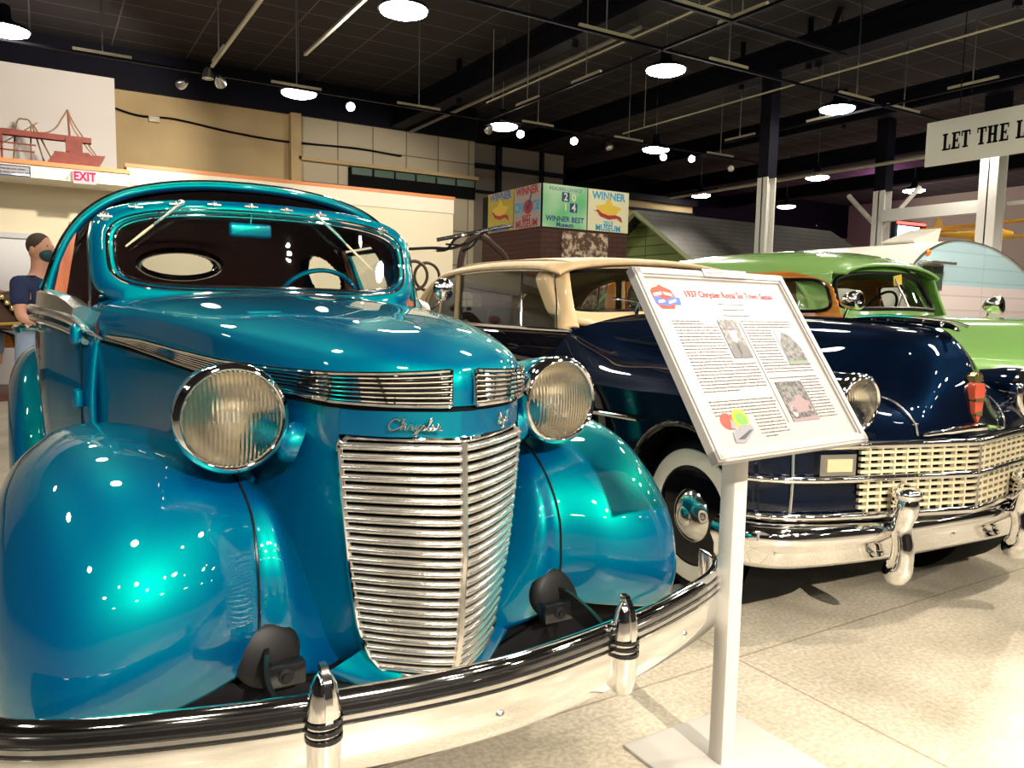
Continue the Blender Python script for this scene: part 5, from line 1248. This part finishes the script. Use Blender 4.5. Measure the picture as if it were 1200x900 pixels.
mk('roof_vent', G().add([(10.9,6.6,2.33),(11.4,6.6,2.33),(11.4,7.1,2.33),(10.9,7.1,2.33),(10.8,6.6,2.40),(11.5,6.6,2.62),(11.5,7.1,2.62),(10.8,7.1,2.40)],[(0,1,2,3),(4,5,6,7),(0,1,5,4),(1,2,6,5),(2,3,7,6),(3,0,4,7)]), trailer_white, tr)
for x in (11.6,):
    mk('trailer_wheel', G().cyl((x,6.05,.33),(x,6.25,.33),.33,28), rubber, tr)
# ---------- neon sign, magenta light, aeroplane
ns = thing('neon_sign', 'small glowing red and blue neon sign beyond the trailer roof', 'neon sign', (16.6,10.4,2.9))
mk('sign_box', G().box((16.3,10.4,2.95),(17.5,10.5,3.45)), beamm, ns)
for z, m in ((3.38,neon_r),(3.02,neon_r)): mk('neon_tube', G().tube([(16.35,10.37,z),(17.4,10.37,z+.02)], .03, 6), m, ns)
mk('neon_panel', G().box((16.4,10.37,3.08),(17.2,10.395,3.32)), neon_b, ns)
mg = thing('magenta_glow_light', 'magenta light glowing on the far ceiling behind the braced column', 'light', (23.6,15.6,5.2))
mk('tube', G().tube([(23.4,15.6,5.35),(23.8,15.6,5.35)], .03, 6), magenta, mg)  # short made-up tube, stand-in for the unseen source of the magenta glow
ml = bpy.data.lights.new('magenta', 'POINT'); ml.energy = 90; ml.color = (1,.3,.8); ml.shadow_soft_size = .2
mo = bpy.data.objects.new('magenta_light', ml); C.objects.link(mo); mo.location = (0,0,-.05); mo.parent = mg
ae = thing('model_aeroplane', 'yellow model aeroplane hanging before the grey far wall', 'model plane', (17.2,9.0,3.1))
mk('fuselage', G().tube([(15.9,9.3,3.02),(16.4,9.2,3.05),(17.6,8.9,3.12),(18.0,8.8,3.12)], [.04,.08,.13,.07], 12), yellow, ae)
mk('wing', G().obox((17.3,8.9,2.98), (.25,-1,0.05), (1,.25,0), (0,0,1), 2.6, .34, .04), yellow, ae)
mk('wing', G().obox((17.3,8.9,3.30), (.25,-1,0.05), (1,.25,0), (0,0,1), 2.6, .34, .04), yellow, ae)
mk('tail_fin', G().prism([(15.85,3.02),(16.2,3.02),(16.1,3.32),(15.95,3.34)], 9.24, 9.27), yellow, ae)
mk('tailplane', G().obox((15.95,9.28,3.08), (.25,-1,0), (1,.25,0), (0,0,1), .8, .2, .02), yellow, ae)
mk('hanging_wire', G().tube([(17.3,8.9,3.3),(17.3,8.9,5.7)], .004, 4), beamm, ae)
# ---------- ship model, exit sign, plaque on the ledge
sp = thing('ship_model', 'rusty red model of a crane ship on the orange-trimmed ledge', 'ship model', (.1, 13.65, 3.28))
mk('hull', G().prism([(.12,3.28),(.80,3.28),(.92,3.50),(.72,3.49),(.70,3.52),(.45,3.52),(.44,3.50),(.25,3.50),(.24,3.47)], 13.5, 13.8), shipm, sp)
mk('deck_house', G().box((.40,13.56,3.52),(.62,13.74,3.72)), shipm, sp)
bm_ = mk('long_boom', G().box((-2.2,13.58,3.68),(.74,13.72,3.76)), shipm, sp)
mk('railing', G().box((-2.0,13.5,3.44),(0.0,13.52,3.46)).box((-2.0,13.5,3.54),(.02,13.52,3.56)).box((-.42,13.5,3.3),(-.39,13.53,3.68)).box((-1.2,13.5,3.3),(-1.17,13.53,3.68)), shipm, sp)
mk('mast', G().tube([(.46,13.65,3.72),(.44,13.65,4.15)], .014, 6), shipm, sp)
mk('rigging', G().tube(cr([(.44,13.65,4.14),(.36,13.65,4.0),(.28,13.65,3.86),(.14,13.65,3.77),(-.1,13.65,3.76)],4), .012, 5).tube(cr([(.44,13.65,4.14),(.52,13.65,3.95),(.68,13.65,3.7),(.80,13.65,3.52)],4), .012, 5).tube(cr([(.44,13.65,4.14),(.50,13.65,3.90),(.66,13.65,3.65),(.76,13.65,3.52)],4), .010, 5), rope, sp)
mk('gantry', G().tube(cr([(-.28,13.9,3.3),(-.22,13.9,3.9),(-.12,13.9,3.98),(-.02,13.9,3.9),(.14,13.9,3.3)],5), .012, 5).tube(cr([(-.05,13.9,3.3),(-.04,13.9,3.85),(.0,13.9,3.9),(.1,13.9,3.7),(.28,13.9,3.3)],5), .012, 5).tube([(-.4,13.9,3.6),(.05,13.9,3.95)], .008, 5), rope, sp)
ex = thing('exit_sign', 'white lit exit sign with red letters on the ledge front', 'exit sign', (.62, 13.18, 3.02))
mk('sign_box', G().box((.47,13.12,3.015),(.76,13.19,3.20),.006), exitwhite, ex)
mk('exit_text', textg('EXIT', .175, frame((.615,13.117,3.105),(1,0,0),(0,0,1)), bold=.006, sx=.80), exitred, ex)
mk('chevron', G().tube([(.44,13.15,3.13),(.40,13.15,3.105),(.44,13.15,3.08)], .008, 5), track_m, ex); mk('chevron', G().tube([(.79,13.15,3.13),(.83,13.15,3.105),(.79,13.15,3.08)], .008, 5), track_m, ex)
pq = thing('wall_plaque', 'white plaque with blue border and small lettering at left on the ledge front', 'plaque', (-.4, 13.18, 3.04))
mk('plaque_panel', G().box((-.9,13.17,3.04),(-.06,13.19,3.19)), paper, pq)
mk('plaque_border', G().box((-.9,13.16,3.04),(-.06,13.175,3.052)).box((-.9,13.16,3.178),(-.06,13.175,3.19)).box((-.072,13.16,3.04),(-.06,13.175,3.19)), dkb, pq)
g = G()
rnd = random.Random(3)
for z in (3.135, 3.085):
    x = -.85
    while x < -.12:
        w = rnd.uniform(.03,.08); k = x
        while k < x+w: g.box((k,13.164,z-.012*rnd.choice((.6,1))),(k+.006,13.169,z+.012)); k += .013
        x += w+.02
mk('plaque_lines', g, dkb, pq)
solo('speaker_bracket', G().box((-.50,10.43,4.2),(-.46,10.47,5.7)).box((-.55,10.4,3.55),(-.48,10.5,3.95)).box((-.42,10.4,3.5),(-.37,10.5,4.2)).box((-.60,10.38,3.9),(-.35,10.52,4.25)), beamm, 'black bracket hanging at the left edge beneath the pendant lamp', 'bracket')
# ---------- people
def skinned(name, bones, mat, parent=None, root=0, sub=2):
    """bones: list of (a,b) ; joints list [(x,y,z,r)]"""
    J, E = bones; me = bpy.data.meshes.new(name)
    b = BASE.get(parent.name, Vector((0,0,0))) if parent else Vector((0,0,0))
    me.from_pydata([tuple(Vector(j[:3])-b) for j in J], E, [])
    o = bpy.data.objects.new(name, me); C.objects.link(o)
    o.modifiers.new('skin', 'SKIN'); sk = me.skin_vertices[0].data
    for i, j in enumerate(J): sk[i].radius = (j[3], j[4] if len(j) > 4 else j[3]); sk[i].use_root = (i == root)
    m = o.modifiers.new('sub', 'SUBSURF'); m.levels = sub; m.render_levels = sub; me.materials.append(mat)
    bpy.context.view_layer.update()
    ev = bpy.data.meshes.new_from_object(o.evaluated_get(bpy.context.evaluated_depsgraph_get())); ev.shade_smooth()
    o.modifiers.clear(); o.data = ev; ev.name = name
    if not ev.materials: ev.materials.append(mat)
    if parent: o.parent = parent; BASE[o.name] = b
    return o
X, Y = .0, 7.3
man = thing('person', 'person in navy T-shirt and dark face mask standing behind the teal car, arm lowered', 'person', (X, Y, 0))
J = [(X,Y,.95,.15,.11),(X,Y,1.15,.14,.10),(X,Y,1.38,.17,.11),(X,Y,1.50,.07,.06),(X-.01,Y-.02,1.60,.065,.07),(X-.01,Y-.03,1.72,.075,.09),
     (X-.20,Y,1.42,.065),(X-.27,Y-.06,1.15,.045),(X-.06,Y-.30,1.10,.032),(X+.0,Y-.38,1.12,.03,.02),
     (X+.20,Y,1.42,.065),(X+.27,Y-.02,1.15,.045),(X+.26,Y-.20,.95,.032),(X+.26,Y-.27,.90,.03,.02),
     (X-.10,Y,.85,.10),(X-.11,Y-.01,.48,.065),(X-.12,Y+.02,.09,.045),(X-.12,Y-.16,.04,.04),
     (X+.10,Y,.85,.10),(X+.11,Y-.01,.48,.065),(X+.12,Y+.02,.09,.045),(X+.12,Y-.16,.04,.04)]
for hx, hy, hz in ((X+.0,Y-.38,1.12),(X+.26,Y-.27,.90)):
    pass
E = [(0,1),(1,2),(2,3),(3,4),(4,5),(2,6),(6,7),(7,8),(8,9),(2,10),(10,11),(11,12),(12,13),(0,14),(14,15),(15,16),(16,17),(0,18),(18,19),(19,20),(20,21)]
fo = len(J)
for h, (hx, hy, hz), dz in ((9,(X+.0,Y-.38,1.12),-.01),(13,(X+.26,Y-.27,.90),-.03)):
    for k in range(4):
        a = len(J); L_ = (.07,.08,.075,.06)[k]
        J += [(hx+(k-1.5)*.021,hy-L_*.5,hz+dz*.3,.009),(hx+(k-1.5)*.022,hy-L_,hz+dz-.03,.008)]; E += [(h,a),(a,a+1)]
    a = len(J); J += [(hx+.045,hy-.01,hz-.01,.010),(hx+.055,hy-.04,hz-.03,.009)]; E += [(h,a),(a,a+1)]
body = skinned('body', (J, E), skin, man)
mk('head', G().sphere((X-.01,Y-.03,1.70), .098, 24, (.80,1.0,1.22)).sphere((X+.0,Y-.135,1.69), .018, 10, (.8,1,1.4)).sphere((X-.09,Y-.02,1.69), .022, 10, (.5,1,1.4)).sphere((X+.07,Y-.02,1.69), .022, 10, (.5,1,1.4)), skin, man)
mk('hair', G().sphere((X-.01,Y-.012,1.735), .100, 24, (.84,.98,.98)), hair, man)
mk('face_mask', G().sphere((X-.008,Y-.075,1.662), .072, 20, (.95,.9,.85)), maskm, man)
mk('eye', G().sphere((X-.04,Y-.115,1.725), .006, 8), blackg, man); mk('eye', G().sphere((X+.02,Y-.117,1.725), .006, 8), blackg, man)
SJ = [(X,Y,.80,.22,.175),(X,Y,1.15,.155,.115),(X,Y,1.38,.185,.125),(X,Y,1.475,.09,.08),(X-.20,Y,1.42,.085),(X-.255,Y-.04,1.23,.065),(X+.20,Y,1.42,.085),(X+.255,Y-.01,1.23,.065)]
skinned('t_shirt', (SJ, [(0,1),(1,2),(2,3),(2,4),(4,5),(2,6),(6,7)]), navycloth, man)
TJ = [(X,Y,1.18,.19,.155),(X-.10,Y,.82,.14),(X-.11,Y-.01,.48,.10),(X-.12,Y+.02,.10,.08),(X+.10,Y,.82,.14),(X+.11,Y-.01,.48,.10),(X+.12,Y+.02,.10,.08)]
skinned('trousers', (TJ, [(0,1),(1,2),(2,3),(0,4),(4,5),(5,6)]), jeans, man)
mk('shoe', G().sphere((X-.12,Y-.06,.045), .1, 14, (.5,1.3,.45)), blackm, man); mk('shoe', G().sphere((X+.12,Y-.06,.045), .1, 14, (.5,1.3,.45)), blackm, man)
man.rotation_euler = (0,0,math.radians(48))
mk('name_label', G().box((X-.13,Y-.135,1.385),(X-.04,Y-.128,1.43)), paper, man)
# seated figure with pink hat on the pony cart
X, Y = -.62, 13.1
kid = thing('person', 'seated person in beige shirt and pink cap behind the brown pony', 'person', (X, Y, .0))
J = [(X,Y,.95,.14,.11),(X,Y,1.15,.13,.10),(X,Y,1.36,.15,.10),(X,Y,1.46,.055),(X,Y-.02,1.56,.08),(X-.18,Y,1.38,.055),(X-.22,Y-.12,1.12,.04),(X-.1,Y-.3,1.05,.03),(X+.18,Y,1.38,.055),(X+.22,Y-.12,1.12,.04),(X+.1,Y-.3,1.05,.03),(X-.1,Y-.35,.92,.08),(X-.1,Y-.38,.5,.05),(X-.1,Y-.5,.42,.04),(X+.1,Y-.35,.92,.08),(X+.1,Y-.38,.5,.05),(X+.1,Y-.5,.42,.04)]
skinned('body', (J, [(0,1),(1,2),(2,3),(3,4),(2,5),(5,6),(6,7),(2,8),(8,9),(9,10),(0,11),(11,12),(12,13),(0,14),(14,15),(15,16)]), skin, kid)
skinned('shirt', ([(X,Y,.92,.16,.13),(X,Y,1.2,.15,.12),(X,Y,1.37,.165,.115),(X-.19,Y,1.37,.07),(X-.23,Y-.11,1.14,.055),(X+.19,Y,1.37,.07),(X+.23,Y-.11,1.14,.055)], [(0,1),(1,2),(2,3),(3,4),(2,5),(5,6)]), principled('beige_shirt', (.62,.48,.32), .8), kid)
skinned('trousers', ([(X,Y,.95,.15,.12),(X-.1,Y-.35,.93,.095),(X-.1,Y-.38,.52,.07),(X+.1,Y-.35,.93,.095),(X+.1,Y-.38,.52,.07)], [(0,1),(1,2),(0,3),(3,4)]), jeans, kid)
mk('cap', G().sphere((X,Y-.02,1.63), .115, 18, (1,1.1,.7)).lathe((X,Y-.08,1.60),(0,0,1),[(0,.13),(.015,.12)],18), principled('pink_cap', (.62,.28,.24), .8), kid)
mk('cart_seat', G().box((X-.5,Y-.2,.55),(X+.5,Y+.2,.88),.03), wood, kid) if False else None
ct = thing('pony_cart', 'yellow-shafted wooden cart behind the brown pony at left edge', 'cart', (-1.6,12.9,0))
mk('cart_seat', G().box((-1.9,12.85,.62),(-.2,13.35,.86),.03), wood, ct)
mk('shaft', G().tube([(-2.4,12.3,.85),(.05,12.25,1.0)], .022, 8), principled('shaft_yellow', (.55,.36,.08), .4), ct); mk('shaft', G().tube([(-2.4,12.75,.85),(-.05,12.72,1.0)], .022, 8), bpy.data.materials['shaft_yellow'], ct)
for y in (12.62, 13.3): mk('cart_wheel', G().tube([(-1.6+.45*math.cos(2*PI*k/28), y, .47+.45*math.sin(2*PI*k/28)) for k in range(28)], .025, 6, closed=True).tube([(-2.05,y,.47),(-1.15,y,.47)], .014, 5).tube([(-1.6,y,.02),(-1.6,y,.92)], .014, 5), wood, ct)
# pony
X, Y = -.25, 12.5
po = thing('model_pony', 'brown model pony in belled harness on a round base at left edge', 'pony', (X, Y, 0))
J = [(X-.95,Y,1.10,.24,.22),(X-.5,Y,1.05,.25,.24),(X-.05,Y,1.10,.25,.22),(X+.12,Y,1.35,.15,.13),(X+.30,Y,1.58,.10,.09),(X+.42,Y,1.62,.10,.08),(X+.66,Y,1.44,.055,.05),
     (X-.02,Y-.13,.78,.085),(X+.0,Y-.13,.46,.052),(X-.01,Y-.13,.16,.036),(X+.03,Y-.13,.09,.05),
     (X-.02,Y+.13,.78,.085),(X+.0,Y+.13,.46,.052),(X-.01,Y+.13,.16,.036),(X+.03,Y+.13,.09,.05),
     (X-1.0,Y-.13,.80,.12),(X-1.12,Y-.13,.50,.055),(X-1.06,Y-.13,.16,.036),(X-1.02,Y-.13,.09,.05),
     (X-1.0,Y+.13,.80,.12),(X-1.12,Y+.13,.50,.055),(X-1.06,Y+.13,.16,.036),(X-1.02,Y+.13,.09,.05),
     (X-1.22,Y,1.15,.06),(X-1.34,Y,.7,.05)]
skinned('body', (J, [(0,1),(1,2),(2,3),(3,4),(4,5),(5,6),(2,7),(7,8),(8,9),(9,10),(2,11),(11,12),(12,13),(13,14),(0,15),(15,16),(16,17),(17,18),(0,19),(19,20),(20,21),(21,22),(0,23),(23,24)]), horsem, po, root=1)
mk('ear', G().lathe((X+.38,Y-.05,1.70),(0,-.2,1),[(0,.03),(.06,.02),(.1,.002)],8), horsem, po); mk('ear', G().lathe((X+.38,Y+.05,1.70),(0,.2,1),[(0,.03),(.06,.02),(.1,.002)],8), horsem, po)
for y in (-.13,.13): mk('stocking', G().lathe((X-.01,Y+y,.12),(0,0,1),[(0,.05),(.2,.052),(.26,.055)],12,False), principled('cream_sock'+str(y>0), (.75,.55,.30), .7), po)
for k in range(8):
    a = k/7; mk('harness_bell', G().sphere((X-.25+a*.40, Y-.262+.02*a, 1.40-.52*a), .04, 10), brass, po)
mk('harness_strap', G().tube(cr([(X-.28,Y-.22,1.42),(X-.1,Y-.25,1.16),(X+.14,Y-.23,.88)],4), .022, 6).tube(cr([(X-.5,Y-.25,1.25),(X-.45,Y-.27,1.0),(X+.1,Y-.2,.75)],4), .02, 6), blackm, po)
mk('display_base', G().lathe((X-.45,Y,0),(0,0,1),[(0,.85),(.05,.85),(.07,.82)],40), principled('base_brown', (.12,.05,.04), .4), po)
# wall art etc. lights & camera ---------------------------------------------
def area(name, loc, size, e, col, aim):
    L = bpy.data.lights.new(name, 'AREA'); L.energy = e; L.size = size; L.color = col; L.shape = 'DISK'
    o = bpy.data.objects.new(name, L); C.objects.link(o); o.location = loc; o.rotation_euler = (Vector(aim)-Vector(loc)).to_track_quat('-Z','Y').to_euler(); return o
w = bpy.data.worlds.new('World'); bpy.context.scene.world = w; w.use_nodes = True
w.node_tree.nodes['Background'].inputs[0].default_value = (.05,.045,.04,1); w.node_tree.nodes['Background'].inputs[1].default_value = .3
TH = math.radians(31.5); PT = math.atan(88/900); RL = math.radians(1.1)
fh = Vector((math.sin(TH), math.cos(TH), 0)); rh = Vector((math.cos(TH), -math.sin(TH), 0)); up = Vector((0,0,1))
f = fh*math.cos(PT)-up*math.sin(PT); u = up*math.cos(PT)+fh*math.sin(PT)
R = rh*math.cos(RL)+u*math.sin(RL); U = u*math.cos(RL)-rh*math.sin(RL)
cd = bpy.data.cameras.new('camera'); cd.sensor_width = 36; cd.lens = 27; cd.clip_start = .05; cd.clip_end = 100
co = bpy.data.objects.new('camera', cd); C.objects.link(co)
co.matrix_world = Matrix(((R.x,U.x,-f.x,0),(R.y,U.y,-f.y,0),(R.z,U.z,-f.z,1.3),(0,0,0,1)))
sc = bpy.context.scene; sc.camera = co
sc.view_settings.view_transform = 'Standard'; sc.view_settings.look = 'None'; sc.view_settings.gamma = 1; sc.view_settings.use_curve_mapping = False
sc.view_settings.exposure = 0.38
